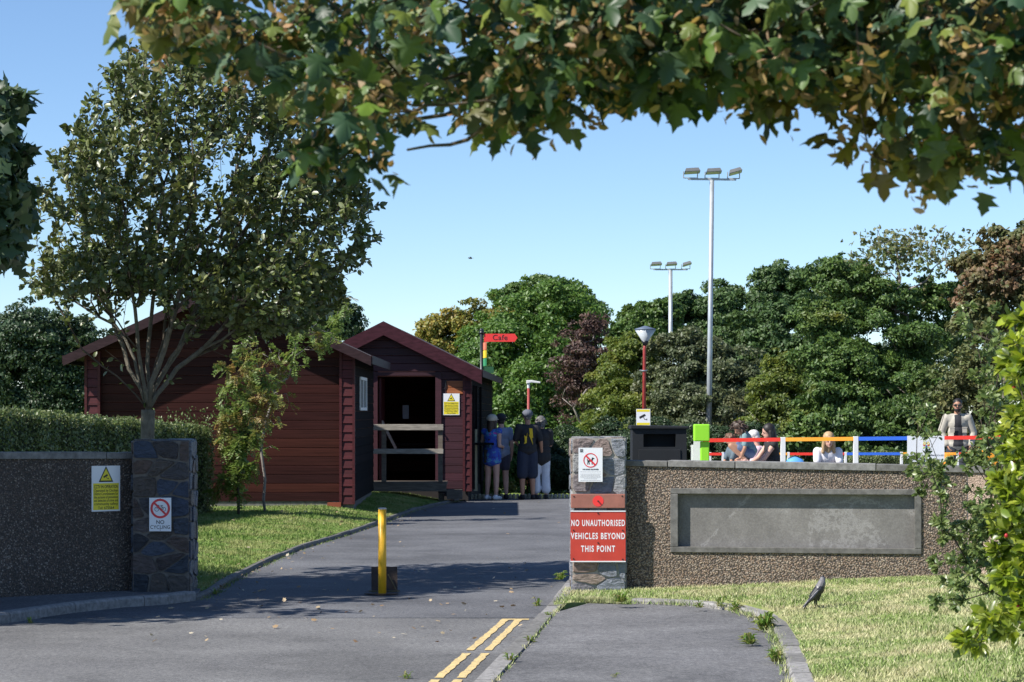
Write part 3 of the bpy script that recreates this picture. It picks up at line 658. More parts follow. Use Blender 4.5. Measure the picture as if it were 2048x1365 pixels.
# ---------------------------------------------------------------- cabins
def cabin(name, loc, rz, w, dep, eave, slope, of, ob_, os_, label, mf, mp, mbg, door=None, pitch=.145, apex_shift=0, barge=.17, plinth=.12, side_mat=None, proud=.11, panel_w=.25):
    o = empty(name, loc, label, 'cabin', rz); h = w/2; ridge = eave+h*slope; r = random.Random(5)
    zb = plinth
    def boards(m, x0, x1, y, z0, z1, gable=False, skip=None, axis='x', out=-1):
        k = int(math.ceil((z1-z0)/pitch))
        for i in range(k):
            a, b_ = z0+i*pitch, min(z0+(i+1)*pitch, z1)-.005
            if b_ <= a: continue
            def lim(z): return max(.0, h-(max(z, eave)-eave)/slope) if gable else 1e9
            segs = [(x0, x1)]
            if skip and a < skip[2] and b_ > skip[3]: segs = [(x0, skip[0]), (skip[1], x1)]
            for s0, s1 in segs:
                la, lb = lim(a), lim(b_); p0a, p1a = max(s0, -la), min(s1, la); p0b, p1b = max(s0, -lb), min(s1, lb)
                if p1a-p0a < .02: continue
                if p1b < p0b: p0b = p1b = (p0b+p1b)/2
                j = r.uniform(-.001, .001)
                if axis == 'x': c_ = b_-.011; t_ = (c_-a)/(b_-a); pc, qc = p0a+(p0b-p0a)*t_, p1a+(p1b-p1a)*t_; m.add([(p0a, y+out*.020+j, a), (p1a, y+out*.020+j, a), (qc, y+out*.020+j, c_), (pc, y+out*.020+j, c_), (p1b, y+out*.006+j, b_), (p0b, y+out*.006+j, b_), (p0a, y, a), (p1a, y, a), (p1b, y, b_), (p0b, y, b_)], [(0,1,2,3),(3,2,4,5),(0,6,7,1),(5,4,8,9),(0,3,5,9,6),(1,7,8,4,2)])
                else: m.add([(y+out*.022+j, s0, a), (y+out*.022+j, s1, a), (y+out*.010+j, s1, b_), (y+out*.010+j, s0, b_), (y, s0, a), (y, s1, a), (y, s1, b_), (y, s0, b_)], [(0,3,2,1),(4,5,6,7),(0,1,5,4),(3,7,6,2),(0,4,7,3),(1,2,6,5)])
    # structural shell (hollow)
    m = MB(); t = .05
    if door:
        m.prism([(-h, .0, zb), (door[0], .0, zb), (door[0], .0, min(door[2], eave)), (-h, .0, min(door[2], eave))], (0, t, 0))
        m.prism([(door[1], .0, zb), (h, .0, zb), (h, .0, min(door[2], eave)), (door[1], .0, min(door[2], eave))], (0, t, 0))
        zd = min(door[2], eave); m.prism([(-h, 0, zd), (h, 0, zd), (h, 0, eave), (0, 0, ridge), (-h, 0, eave)], (0, t, 0))
    else: m.prism([(-h, 0, zb), (h, 0, zb), (h, 0, eave), (0, 0, ridge), (-h, 0, eave)], (0, t, 0))
    m.prism([(-h, dep, zb), (h, dep, zb), (h, dep, eave), (0, dep, ridge), (-h, dep, eave)], (0, t, 0))
    m.box((-h, t, zb), (-h+t, dep, eave)); m.box((h-t, t, zb), (h, dep, eave)); m.box((-h+t, t, zb), (h-t, dep, zb+.06))
    m.build('wall', M['int'], o)
    m = MB(); boards(m, -h+.02, h-.02, -.001, zb, ridge, True, (door[0], door[1], door[2], zb-.1) if door else None); m.build('front_boarding', mf, o)
    m = MB(); boards(m, .0, dep, h+.001, zb, eave-.02, axis='y', out=1); m.build('side_boarding', side_mat or mf, o)
    m = MB(); boards(m, .0, dep, -h-.001, zb, eave-.02, axis='y', out=-1); m.build('side_boarding', side_mat or mf, o)
    # roof
    m = MB(); th = .05; y0, y1 = -of, dep+ob_
    for sg in (-1, 1):
        e = h+os_; z = eave-os_*slope
        m.prism([(sg*e, y0, z+.02), (0, y0, ridge+.02), (0, y0, ridge+.02+th), (sg*e, y0, z+.02+th)][::sg], (0, y1-y0, 0))
    m.build('roof', M['roof'], o)
    for sg in (-1, 1):
        e = h+os_; z = eave-os_*slope
        m = MB(); m.prism([(sg*e, y0-.025, z-barge+.05), (0, y0-.025, ridge-barge+.05), (0, y0-.025, ridge+.075), (sg*e, y0-.025, z+.075)][::sg], (0, .022, 0)); m.build('bargeboard', mbg, o)
        m = MB(); m.box(tuple(sorted((sg*e, sg*(e+.02)))[:1])+(y0, z-.05), (max(sg*e, sg*(e+.02)), y1, z+.085)); m.build('eave_board', mbg, o)
    # panels at the corners
    for sg in (-1, 1):
        x0, x1 = (-h-.02, -h-.02+panel_w) if sg < 0 else (h+.02-panel_w, h+.02)
        zz = eave+.02; pn = MB(); fr = .04
        pn.box((x0, -proud, zb-.05), (x0+fr, -.024, zz)); pn.box((x1-fr, -proud, zb-.05), (x1, -.024, zz))
        z = zb-.05
        while z < zz-.03:
            z2 = min(z+pitch*1.0, zz); pn.add([(x0+fr, -proud+.01, z), (x1-fr, -proud+.01, z), (x1-fr, -proud+.028, z2-.008), (x0+fr, -proud+.028, z2-.008), (x0+fr, -.03, z), (x1-fr, -.03, z), (x1-fr, -.03, z2-.008), (x0+fr, -.03, z2-.008)], [(0,1,2,3),(4,7,6,5),(0,4,5,1),(3,2,6,7),(0,3,7,4),(1,5,6,2)]); z = z2
        pn.build('corner_panel', mp, o)
    return o, h, ridge
# nearer cabin
D1 = 39.0; xl = P(186, 0, D1).x-.1; xr = P(708, 0, D1).x; w1 = xr-xl; z1 = .15
eave1 = zof(706, D1)-z1
cab1, h1, rg1 = cabin('wooden_cabin', ((xl+xr)/2, D1, z1), 0, w1, 5.2, eave1, .46, .42, .1, .30, 'nearer dark red timber cabin with a wide blank gable wall', M['wood_red'], M['wood_panel'], M['barge'], side_mat=M['wood_dark'], barge=.13)
m = MB(); m.box((-h1+.05, .0, -.1), (h1-.02, .2, .115)); m.box((h1-.34, -.06, -.08), (h1+.0, .6, .085)); m.box((h1-.3, .6, -.1), (h1-.02, 5.2, .118)); m.build('plinth', M['conc'], cab1)
m = MB(); m.box((h1-.42, -.16, -.09), (h1-.20, -.064, .10)); m.build('corner_block', plain('block_orange_brown', (.23,.055,.025), .6), cab1)
m = MB(); yy = 1.05
for a_, b_ in (((h1+.024, yy, 1.58), (h1+.05, yy+1.7, 1.63)), ((h1+.024, yy, 2.09), (h1+.05, yy+1.7, 2.14)), ((h1+.024, yy, 1.631), (h1+.05, yy+.06, 2.089)), ((h1+.024, yy+1.64, 1.631), (h1+.05, yy+1.7, 2.089)), ((h1+.024, yy+.82, 1.631), (h1+.05, yy+.88, 2.089))): m.box(a_, b_)
wf = m.build('window_frame', M['white'], cab1); m = MB(); m.box((h1+.023, yy+.06, 1.63), (h1+.034, yy+1.64, 2.09)); m.build('pane', M['glasswin'], wf)
# farther cabin with the open doorway
D2 = 46.3; x_r = P(942, 0, D2).x; w2 = 3.3; z2 = .12; eave2 = zof(738, D2)-z2
dx0 = (787-1024)/F*D2; dx1 = (871-1024)/F*D2; c2x = x_r-w2/2
cab2, h2, rg2 = cabin('wooden_cabin', (c2x, D2, z2), R(-1.6), w2, 11.0, eave2, .5, .30, .3, .22, 'farther plum coloured timber cabin with an open dark doorway', M['wood_purple'], M['wood_panel'], M['barge2'], door=(dx0-c2x-.30, dx1-c2x, zof(754, D2)-z2), pitch=.15, side_mat=M['wood_dark'], proud=.07, panel_w=.17, barge=.24)
dl, dr_, dz = dx0-c2x-.30, dx1-c2x, zof(754, D2)-z2
m = MB(); m.box((dr_+.002, -.06, .1), (dr_+.115, -.026, dz+.02)); m.box((dl-.1, -.06, .1), (dl-.002, -.026, dz+.02)); m.box((dl-.1, -.062, dz+.021), (dr_+.115, -.026, dz+.08)); m.build('door_frame', M['wood_purple'], cab2)
m = MB(); m.box((dl+.02, .06, .14), (dl+.06, .95, dz-.03)); dd = m.build('door', M['wood_panel'], cab2)
m = MB(); m.prism([(dl+.065, .12, 1.35), (dl+.065, .16, 1.42), (dl+.31, .4, .90), (dl+.31, .36, .84)], (.02, .03, 0)); m.build('door_brace', M['wood_grey'], dd)
m = MB(); m.box((dl+.36, 1.6, 1.45), (dl+.48, 1.62, 1.72)); m.build('notice', M['metalgrey'], cab2)
m = MB(); m.box((dl+.1, 1.5, .92), (dr_-.02, 1.9, .97)); m.build('shelf', M['wood_dark'], cab2)
m = MB(); m.tube([(dr_+.055, -.066, 1.28), (dr_+.055, -.12, 1.28), (dr_+.02, -.13, 1.28)], .012, 6); m.build('door_handle', M['chrome'], cab2)
m = MB()
for k in range(2): m.box((h2-.46, -.034, 1.93+k*.128), (h2-.155, -.0245, 2.05+k*.128))
m.build('repair_board', M['wood_orange'], cab2)
m = MB()
for yy in (.08, 1.2, 3.3): m.box((h2+.026, yy, .1), (h2+.07, yy+.10, 2.1))
m.box((h2+.026, .3, .95), (h2+.42, 2.9, .99)); m.build('serving_hatch', M['wood_dark'], cab2)
m = MB(); m.box((h2+.03, .7, .05), (h2+.09, .78, 1.25)); m.build('cream_post', plain('cream_paint', (.45,.42,.28), .6), cab2)
m = MB(); m.box((h2+.20, .9, .86), (h2+.36, .96, 1.26)); m.build('meter_box', M['metalgrey'], cab2, bevel=.01)
m = MB(); m.box((-h2+.05, .0, -.4), (h2-.05, 11, .118)); m.build('plinth', M['dark'], cab2)
m = MB(); m.tube([(h2-.5, -.04, 2.02), (h2-.48, -.045, 2.08), (h2-.48, -.045, 2.2)], .012, 6); m.build('cable', M['black'], cab2)
# timber porch rail before the doorway
pc = P(755, 970, 45.4); pe = P(887, 970, 45.4); wR = pe.x-pc.x
porch = empty('timber_porch', (pc.x-.12, 45.35, .12), 'weathered grey timber rail and step in front of the open doorway', 'porch'); W_ = wR+.12
m = MB(); zz = lambda py: zof(py, 45.4)-.12
for k in range(5): m.box((0, .0+k*.15, zz(982)+.11), (W_+.06, .142+k*.15, zz(964)))
pd_ = m.build('deck', M['wood_deck'], porch); m = MB(); m.box((0, -.03, zz(983)), (W_+.06, -.002, zz(965))); m.box((W_+.062, 0, -.05), (W_+.35, .5, .12)); m.box((.1, .2, -.2), (.2, .6, .05)); m.box((W_-.1, .2, -.2), (W_, .6, .05)); m.build('step_board', M['wood_deck'], porch)
for py0, py1 in ((861, 849), (908, 898)): m = MB(); m.box((0, -.075, zz(py0)), (W_, -.032, zz(py1))); m.build('rail', M['wood_grey'], porch, bevel=.005)
for xx in (.20, W_-.10): m = MB(); m.box((xx, -.03, zz(966)), (xx+.085, .05, zz(852))); m.build('post', M['wood_deck'], porch)

# ---------------------------------------------------------------- signs
def text(s, size, mat, parent, loc, bold=0.0, sx=1.0, name='lettering', align='CENTER', spacing=1.0, ext=.0006, rx=90):
    cu = bpy.data.curves.new(name, 'FONT'); cu.body = s; cu.size = size; cu.align_x = align; cu.align_y = 'CENTER'; cu.offset = bold; cu.space_character = spacing; cu.extrude = ext; cu.space_line = 1.0
    ob = bpy.data.objects.new(name, cu); C.objects.link(ob); dg = bpy.context.evaluated_depsgraph_get()
    me = bpy.data.meshes.new_from_object(ob.evaluated_get(dg)); me.transform(Matrix.Rotation(R(rx), 4, 'X') @ Matrix.Diagonal((sx, 1, 1, 1)))
    bpy.data.objects.remove(ob); bpy.data.curves.remove(cu); me.materials.clear(); me.materials.append(mat)
    o = bpy.data.objects.new(name, me); C.objects.link(o); o.parent = parent; o.location = loc; return o
def plate(name, w, h, mat, parent, t=.003, y=0.0, x=0, z=0):
    m = MB(); m.box((x-w/2, y-t, z-h/2), (x+w/2, y, z+h/2)); return m.build(name, mat, parent)
def ring(name, r0, r1, mat, parent, x, z, y, t=.0008, n=40):
    m = MB(); vs = []
    for k in range(n):
        a = 2*math.pi*k/n
        for r_ in (r0, r1):
            for yy in (y, y-t): vs.append((x+r_*math.cos(a), yy, z+r_*math.sin(a)))
    fs = []
    for k in range(n):
        a, b_ = 4*k, 4*((k+1) % n); fs += [(a+1, b_+1, b_+3, a+3), (a, a+2, b_+2, b_), (a+2, a+3, b_+3, b_+2), (a, b_, b_+1, a+1)]
    m.add(vs, fs); return m.build(name, mat, parent)
def poly2(name, pts, mat, parent, y, t=.0008, x=0, z=0, s=1.0):
    m = MB(); p = [(x+a*s, y, z+b*s) for a, b in pts]
    ar = sum(p[i][0]*p[(i+1) % len(p)][2]-p[(i+1) % len(p)][0]*p[i][2] for i in range(len(p)))
    if ar < 0: p = p[::-1]
    tri = geometry.tessellate_polygon([[Vector((a, c, 0)) for a, _, c in p]]); n = len(p)
    vs = p+[(a, b_-t, c) for a, b_, c in p]; fs = []
    for t3 in tri:
        a, b_, c = [vs[i] for i in t3]; cr = (b_[0]-a[0])*(c[2]-a[2])-(b_[2]-a[2])*(c[0]-a[0]); q = tuple(t3) if cr > 0 else tuple(t3)[::-1]
        fs.append(tuple(i+n for i in q))
    for i in range(n): fs.append((i, (i+1) % n, n+(i+1) % n, n+i))
    m.add(vs, fs); return m.build(name, mat, parent)
def stroke(name, segs, w, mat, parent, y, t=.0008, x=0, z=0, s=1.0):
    m = MB()
    for (a, b_) in segs:
        a = Vector(a)*s; b_ = Vector(b_)*s; d_ = (b_-a).normalized(); n_ = Vector((-d_.y, d_.x))*w*s/2
        p = [a-n_, b_-n_, b_+n_, a+n_]; m.prism([(x+q_.x, y, z+q_.y) for q_ in p], (0, -t, 0))
    return m.build(name, mat, parent)
def camera_icon(par, x, z, s, y, mat):
    poly2('camera_symbol', [(-.5,-.05),(.30,.38),(.5,.12),(-.36,-.34)], mat, par, y, x=x, z=z, s=s)
    stroke('camera_symbol', [((.12,-.05),(.30,-.42)), ((.30,-.42),(.62,-.42)), ((.62,-.54),(.62,-.30))], .09, mat, par, y, x=x, z=z, s=s)
def cctv_sign(loc, rz, w, h, label):
    o = empty('cctv_sign', loc, label, 'sign', rz)
    plate('sign_plate', w, h, M['sign_white'], o, .004)
    plate('yellow_field', w*.9, h*.585, M['sign_yellow'], o, .001, -.0042, 0, -h*.175)
    s = h/92; zc = h/2-17.5*s
    poly2('warning_triangle', [(-.5,-.45),(.5,-.45),(0,.5)], M['ink'], o, -.0042, x=0, z=zc, s=34*s)
    poly2('warning_triangle', [(-.38,-.36),(.38,-.36),(0,.36)], M['sign_yellow'], o, -.0051, x=0, z=zc, s=34*s)
    camera_icon(o, -1*s, zc-3.5*s, 11*s, -.0060, M['ink'])
    z = h/2-42.5*s
    for t_, sz, bd in (('CCTV IN OPERATION', 7.4, .02), ('Operated by Onchan', 6.2, .008), ('District Commissioners for', 6.2, .008), ('the purpose of prevention', 6.2, .008), ('and detection of crime and', 6.2, .008), ('community safety', 6.2, .008), ('Tel: 675564', 6.2, .008)):
        if t_.startswith('Tel'): z -= 1.6*s
        o2 = text(t_, sz*s*1.25, M['ink'], o, (0, -.0055, z), bold=bd*s*5, name='lettering')
        wd = o2.dimensions.x or 1
        mx = w*.84
        bb = max(v_.co.x for v_ in o2.data.vertices)-min(v_.co.x for v_ in o2.data.vertices)
        if bb > mx: o2.scale = (mx/bb, 1, 1)
        z -= (7.6 if t_.startswith('CCTV') else 6.7)*s
    return o
wrz = wall_left.rotation_euler.z
def on_left_wall(px, py):
    a_ = Vector((wall_left.location.x, wall_left.location.y)); dv = Vector((math.cos(wrz), math.sin(wrz))); k = (px-1024)/F
    t_ = (k*a_.y-a_.x)/(dv.x-k*dv.y); D_ = a_.y+dv.y*t_; return Vector((a_.x+dv.x*t_, D_, zof(py, D_)))+Vector((dv.y, -dv.x, 0))*.004, D_
p_, D_ = on_left_wall(211, 977.5); cctv_sign(p_, wrz, 65/F*D_, 91/F*D_, 'yellow and white CCTV notice on the shaded brown wall left of the gate')
cs = cctv_sign(P(902.5, 809, D2-.07)+Vector((0,0,0)), R(-1.6), 33/F*D2, 43/F*D2, 'small sunlit CCTV notice beside the doorway of the farther cabin')
# no cycling
s = 22.05/F; o = empty('no_cycling_sign', P(320.5, 1029.5, 22.05), 'white no cycling sign with a red ringed bicycle on the left pillar', 'sign')
plate('sign_plate', 44*s, 67*s, M['sign_white'], o, .004)
zc = 12*s; bike = 12.0*s
for xx in (-.58, .58): ring('bicycle_symbol', .29*bike, .37*bike, M['ink'], o, xx*bike, zc-.12*bike, -.0042)
stroke('bicycle_symbol', [((-.58,-.12),(-.30,.42)),((-.30,.42),(.30,.42)),((-.36,.30),(0,-.12)),((0,-.12),(.32,.46)),((0,-.12),(.58,-.12)),((.58,-.12),(.30,.36)),((.15,.52),(.46,.52)),((-.45,.56),(-.20,.56)),((-.30,.42),(-.34,.56)),((.30,.42),(.32,.52))], .075, M['ink'], o, -.0052, z=zc, s=bike)
ring('prohibition_ring', 15.2*s, 19.6*s, M['ring_red'], o, 0, zc, -.0045, .002)
stroke('prohibition_bar', [((-.72,.68),(.68,-.72))], .21, M['ring_red'], o, -.0062, z=zc, s=18*s)
text('NO', 10.5*s, M['ink'], o, (0, -.0045, -15.5*s), bold=.0005); text('CYCLING', 9.8*s, M['ink'], o, (0, -.0045, -25.5*s), bold=.0003, spacing=1.06, sx=.92)
for zz_ in (31.5*s, -31*s): m = MB(); m.lathe((0, 0, 0), [(.004, 0), (.004, .003)], 8); b_ = m.build('fixing_screw', M['ink'], o); b_.rotation_euler = (R(90), 0, 0); b_.location = (0, -.003, zz_)
# no dogs
Dp = D0-.055; s = Dp/F; o = empty('no_dogs_sign', P(1181, 930, Dp), 'white notice with a red ringed dog on the right pillar', 'sign')
plate('sign_plate', 48*s, 68*s, M['sign_white'], o, .012)
zc = 9*s; dg_ = [(-.72,.05),(-.62,.30),(-.56,.30),(-.58,.10),(-.40,.02),(.10,.06),(.22,.30),(.30,.62),(.36,.50),(.50,.50),(.74,.36),(.70,.26),(.46,.24),(.40,-.05),(.30,-.25),(.34,-.72),(.46,-.78),(.22,-.80),(.18,-.35),(.05,-.28),(-.20,-.24),(-.22,-.45),(-.12,-.74),(-.26,-.80),(-.36,-.45),(-.44,-.30),(-.48,-.74),(-.42,-.80),(-.62,-.80),(-.60,-.35),(-.60,-.05)]
poly2('dog_symbol', dg_, M['ink'], o, -.0125, z=zc, s=10.5*s)
ring('prohibition_ring', 12.6*s, 14.4*s, M['ring_red'], o, 0, zc, -.0125, .0015); stroke('prohibition_bar', [((-.70,.70),(.70,-.70))], .26, M['ring_red'], o, -.0142, z=zc, s=13*s)
text('NO DOGS ALLOWED', 3.3*s, M['ink'], o, (0, -.0135, -9.2*s), bold=.0003)
for k, (zz_, ww) in enumerate(((-14.0, 41), (-18.5, 41), (-21, 38), (-23.4, 41), (-25.7, 40), (-28, 26), (-31.2, 40))):
    m = MB(); x = -ww/2
    r_ = random.Random(k)
    while x < ww/2: e_ = min(ww/2, x+r_.uniform(1.2, 4.5)); m.box((x*s, -.0128, (zz_-.45)*s), (e_*s, -.0122, (zz_+.45)*s)); x = e_+.7
    m.build('small_print', M['ink_grey'], o)
def crest(par, x, z, s, y, cols):
    mm = [plain('crest_colour', c_, .5, 0) for c_ in cols]
    for sg in (-1, 1):
        ring('crest', .16*s, .34*s, mm[0], par, x+sg*.42*s, z+.55*s, y, n=14)
        poly2('crest', [(sg*.25,.1),(sg*.8,.35),(sg*.7,-.05),(sg*.35,-.12)], mm[1], par, y, x=x, z=z, s=s)
        poly2('crest', [(sg*.22,-.2),(sg*.75,-.25),(sg*.85,-.75),(sg*.4,-.55)], mm[2], par, y, x=x, z=z, s=s)
    poly2('crest', [(-.14,.8),(.14,.8),(.08,.4),(-.08,.4)], mm[3], par, y, x=x, z=z, s=s)
    poly2('crest', [(-.2,.15),(.2,.15),(.2,-.55),(0,-.9),(-.2,-.55)], mm[3], par, y-.001, x=x, z=z, s=s)
crest(o, -18*s, 28*s, 4.2*s, -.0125, [(.08,.08,.09)]*4)
# plank with red disc
o = empty('red_plank', P(1196, 1002.5, D0-.05), 'faded reddish plank with a red disc above the red notice', 'board'); s = D0/F
m = MB(); m.box((-54*s, -.018, -14*s), (54*s, .02, 14*s)); m.build('plank', M['board_red'], o, bevel=.004)
m = MB(); m.prism([(11*s*math.cos(k*.262), -.0185, 11*s*math.sin(k*.262)) for k in range(24)], (0, -.0015, 0)); m.build('disc', M['cafe_red'], o)
for xx, zz_, dd_ in ((0, 0, .035), (-48*s, 9*s, .022), (48*s, 10*s, .022)): m = MB(); m.tube([(xx, -.0175, zz_), (xx, -dd_, zz_)], .007, 8); m.build('bolt', M['ink'], o)
# big red notice
o = empty('red_notice', P(1196, 1073, D0-.04), 'large red notice with white capital lettering on the right pillar', 'sign')
plate('sign_plate', 110*s, 98*s, M['sign_red'], o, .014)
for zz_ in (50.2, -50.2): plate('edge_strip', 110*s, 2.2*s, M['sign_white'], o, .022, .004, 0, zz_*s)
for t_, zz_, wd in (('NO UNAUTHORISED', 26, 107), ('VEHICLES BEYOND', 0, 108), ('THIS POINT', -25.5, 68)):
    t3 = text(t_, 19*s, M['sign_white'], o, (0, -.0146, zz_*s), bold=.0022, spacing=1.25); bb = [v_.co.x for v_ in t3.data.vertices]; bz = [v_.co.z for v_ in t3.data.vertices]
    t3.scale = (wd*s/(max(bb)-min(bb)), 1, 12.8*s/(max(bz)-min(bz)))
for xx, zz_ in ((0, -13), (-49, 12), (49, 12), (0, 46), (-49, -45), (49, -46)): m = MB(); m.tube([(xx*s, -.013, zz_*s), (xx*s, -.020, zz_*s)], .007, 8); m.build('bolt', M['ink'], o)

# ---------------------------------------------------------------- bollard and its ground plate
bx, by = G(764.5, 1191); o = empty('bollard', (bx, by, 0), 'yellow painted steel bollard in the middle of the drive', 'bollard'); sb = by/F; hh = 175*sb
m = MB(); rr = 8.2*sb; m.lathe((0,0,0), [(rr, -.05), (rr, hh-.012)], 28); m.build('post', M['yellow'], o, smooth=False)
for f in o.children[0].data.polygons: f.use_smooth = len(f.vertices) == 4
m = MB(); m.lathe((0,0,0), [(rr*1.04, hh-.014), (rr*1.04, hh-.004), (rr*.8, hh), (.003, hh+.001)], 28); m.build('cap', M['chrome'], o)
m = MB(); m.prism([(.16*math.cos(k*.314)-.01, .10*math.sin(k*.314), .012) for k in range(20)], (0, 0, .006)); m.build('ground_collar', M['rust'], o)
o = empty('steel_flap', (bx, by+.25, .01), 'rusty dark steel flap standing open behind the yellow bollard', 'flap')
m = MB(); m.prism([(-.115, 0, 0), (.13, .0, 0), (.125, .06, .235), (-.12, .06, .235)], (0, .012, 0)); m.build('flap_plate', M['rust'], o)
m = MB(); m.box((-.14, -.02, .006), (.15, .05, .016)); m.tube([(-.04, -.01, .20), (-.02, -.03, .22)], .006, 6); m.tube([(.04, .0, .17), (.12, -.01, .02)], .006, 6); m.build('hinge', M['earth'], o)

# ---------------------------------------------------------------- masts, lamps, signpost
def mast(px, ytop, ybot, D, dia0, dia1, label, lampw, zg=-.7, split=True):
    s = D/F; x = (px-1024)*s; zt = zof(ytop, D); o = empty('floodlight_mast', (x, D, zg), label, 'floodlight mast'); H = zt-zg
    m = MB(); m.tube([(0,0,0), (0,0,H*.50), (0,0,H*.505), (0,0,H)], [dia0/2, dia0*.42, dia1*.55, dia1/2], 14); m.build('pole', M['galv'], o, smooth=True)
    m = MB(); bw = lampw*1.55; m.box((-bw, -.03, H-.0), (bw, .03, H+.05)); m.build('crossarm', M['galv'], o)
    for k in (-1, 0, 1):
        cx = k*lampw*1.38; e = MB(); a = R(8); tilt = R(-16 if k > 0 else -4)
        rot = Matrix.Rotation(tilt, 4, 'Y') @ Matrix.Rotation(-a, 4, 'X'); hw, hd, ht = lampw/2*(1 if k < 1 else .85), lampw*.42, .045*lampw/.4
        vs = [(-hw,-hd,-ht),(hw,-hd,-ht),(hw,hd,-ht),(-hw,hd,-ht),(-hw*.8,-hd*.8,ht),(hw*.8,-hd*.8,ht),(hw*.8,hd*.8,ht),(-hw*.8,hd*.8,ht)]
        vs = [rot @ Vector(v_)+Vector((cx+.04, 0, H+.24*lampw/.4)) for v_ in vs]
        e.add(vs, [(0,3,2,1),(4,5,6,7),(0,1,5,4),(1,2,6,5),(2,3,7,6),(3,0,4,7)]); fl = e.build('floodlight', plain('floodlight_housing', (.12,.125,.13), .5), o)
        e = MB(); g = [rot @ Vector(v_)+Vector((cx+.04, 0, H+.24*lampw/.4)) for v_ in ((-hw*.9,-hd*.9,-ht-.004),(hw*.9,-hd*.9,-ht-.004),(hw*.9,hd*.9,-ht-.004),(-hw*.9,hd*.9,-ht-.004))]; e.prism(g, rot.to_3x3() @ Vector((0,0,-.006))); e.build('lens', M['glass'], fl)
        e = MB()
        for q_ in (-hw*.9, hw*.9): e.tube([(cx+q_, 0, H+.05), (cx+q_, -.02, H+.22*lampw/.4)], .014, 6)
        e.tube([(cx-hw*.9, 0, H+.052), (cx+hw*.9, 0, H+.052)], .014, 6); e.build('bracket', M['galv'], fl)
    return o
mast(1416, 361, 850, 62, .155, .115, 'tall galvanised floodlight mast rising behind the green pad', .40)
for o_ in C.objects:
    if o_.name == 'floodlight_mast': o_.rotation_euler = (0, R(.7), 0)
mast(1341, 541, 670, 92, .20, .15, 'shorter distant floodlight mast behind the lamp post', .42)
D_ = 48; s = D_/F; x = (1287-1024)*s; zt = zof(657, D_); o = empty('lamp_post', (x, D_, .14), 'red lamp post with a wide cone lantern behind the black bin', 'lamp post'); H = zt-.14
m = MB(); m.tube([(0,0,0), (.02,0,H-.42), (.035,0,H-.25)], [.045,.032,.03], 12); m.build('pole', M['lampred'], o, smooth=True)
m = MB(); m.lathe((.035,0,H), [(.06,-.29),(.065,-.25),(.21,-.03)], 24); m.build('lantern', M['glass'], o, smooth=True)
m = MB(); m.lathe((.035,0,H), [(.045,-.34),(.065,-.28),(.066,-.25)], 20); m.build('collar', M['black'], o, smooth=True); m = MB(); m.lathe((.035,0,H), [(.215,-.03),(.20,-.01),(.10,.02),(.03,.045),(.002,.05)], 24); m.build('lamp_cap', plain('lamp_blue_grey', (.11,.14,.20), .5), o, smooth=True)
m = MB(); m.lathe((.012,0,H-.85), [(.04,0),(.055,.0),(.055,.02),(.04,.02)], 12); m.box((-.08,-.005,H-.84), (.08,.005,H-.825)); m.build('bracket_ring', M['galv'], o)
D_ = 47.85; s = D_/F; o = empty('security_sign', P(1286.5, 835, D_), 'yellow and white camera sign mounted on the red lamp post', 'sign')
plate('sign_plate', 28*s, 33*s, M['sign_white'], o, .004); plate('yellow_field', 26*s, 4.6*s, M['sign_yellow'], o, .001, -.0042, 0, 13.2*s); plate('yellow_field', 26*s, 4.6*s, M['sign_yellow'], o, .001, -.0042, 0, -13.2*s); camera_icon(o, -1.5*s, 1.5*s, 14*s, -.0045, M['ink'])
D_ = 58; s = D_/F; x = (1057-1024)*s; zt = zof(764, D_); o = empty('street_lamp', (x, D_, -.75), 'thin red street lamp with a white arm lantern behind the man in black', 'street lamp'); H = zt+.75
m = MB(); m.tube([(0,0,0), (0,0,H-.1)], [.045,.03], 10); m.build('pole', M['lampred'], o, smooth=True)
m = MB(); m.tube([(0,0,H-.16), (0,0,H)], [.035,.035], 8); m.prism([(-.05,-.05,H-.05), (.07,-.05,H-.02), (.28,-.05,H-.04), (.29,-.05,H+.0), (.07,-.05,H+.04), (-.05,-.05,H+.035)], (0,.12,0)); m.build('lantern', M['white'], o, bevel=.01)
# signpost
D_ = 52; s = D_/F; x = (963-1024)*s; zt = zof(657, D_); o = empty('signpost', (x, D_, -.3), 'dark finger post with a red Cafe arrow behind the farther cabin', 'signpost'); H = zt+.3
m = MB(); m.tube([(0,0,0), (0,0,H-.12)], .035, 12); m.lathe((0,0,H-.12), [(.03,0),(.05,.01),(.05,.04),(.03,.05),(.045,.08),(.03,.11),(.004,.125)], 14); m.build('pole', M['black'], o, smooth=True)
m = MB(); z0_, z1_ = zof(684, D_)+.3, zof(668, D_)+.3; w_ = 72*s
m.prism([(.05,-.012,z0_), (w_-.06,-.012,z0_), (w_,-.012,(z0_+z1_)/2), (w_-.06,-.012,z1_), (.05,-.012,z1_)], (0,.024,0)); fb = m.build('arrow_blade', M['cafe_red'], o); tag(fb, 'red arrow blade lettered Cafe')
text('Cafe', 15*s, M['ink'], fb, (.40, -.014, (z0_+z1_)/2), bold=.001, spacing=1.1)
for k, c_ in enumerate(((.75,.22,.12), (.85,.65,.04), (.04,.30,.13))):
    m = MB(); zz_ = zof(686+k*16, D_)+.3; m.prism([(.035,-.06,zz_-15*s), (.085,-.5,zz_-15*s), (.085,-.5,zz_), (.035,-.06,zz_)], (.03,.0,0)); m.build('arrow_blade', plain('blade_paint', c_, .5, .05), o)
m = MB(); zz_ = zof(733, D_)+.3; m.prism([(.04,.05,zz_-13*s), (.24,.5,zz_-13*s), (.24,.5,zz_), (.04,.05,zz_)], (.02,-.01,0)); m.build('arrow_blade', plain('blade_green', (.08,.33,.05), .5, .05), o)

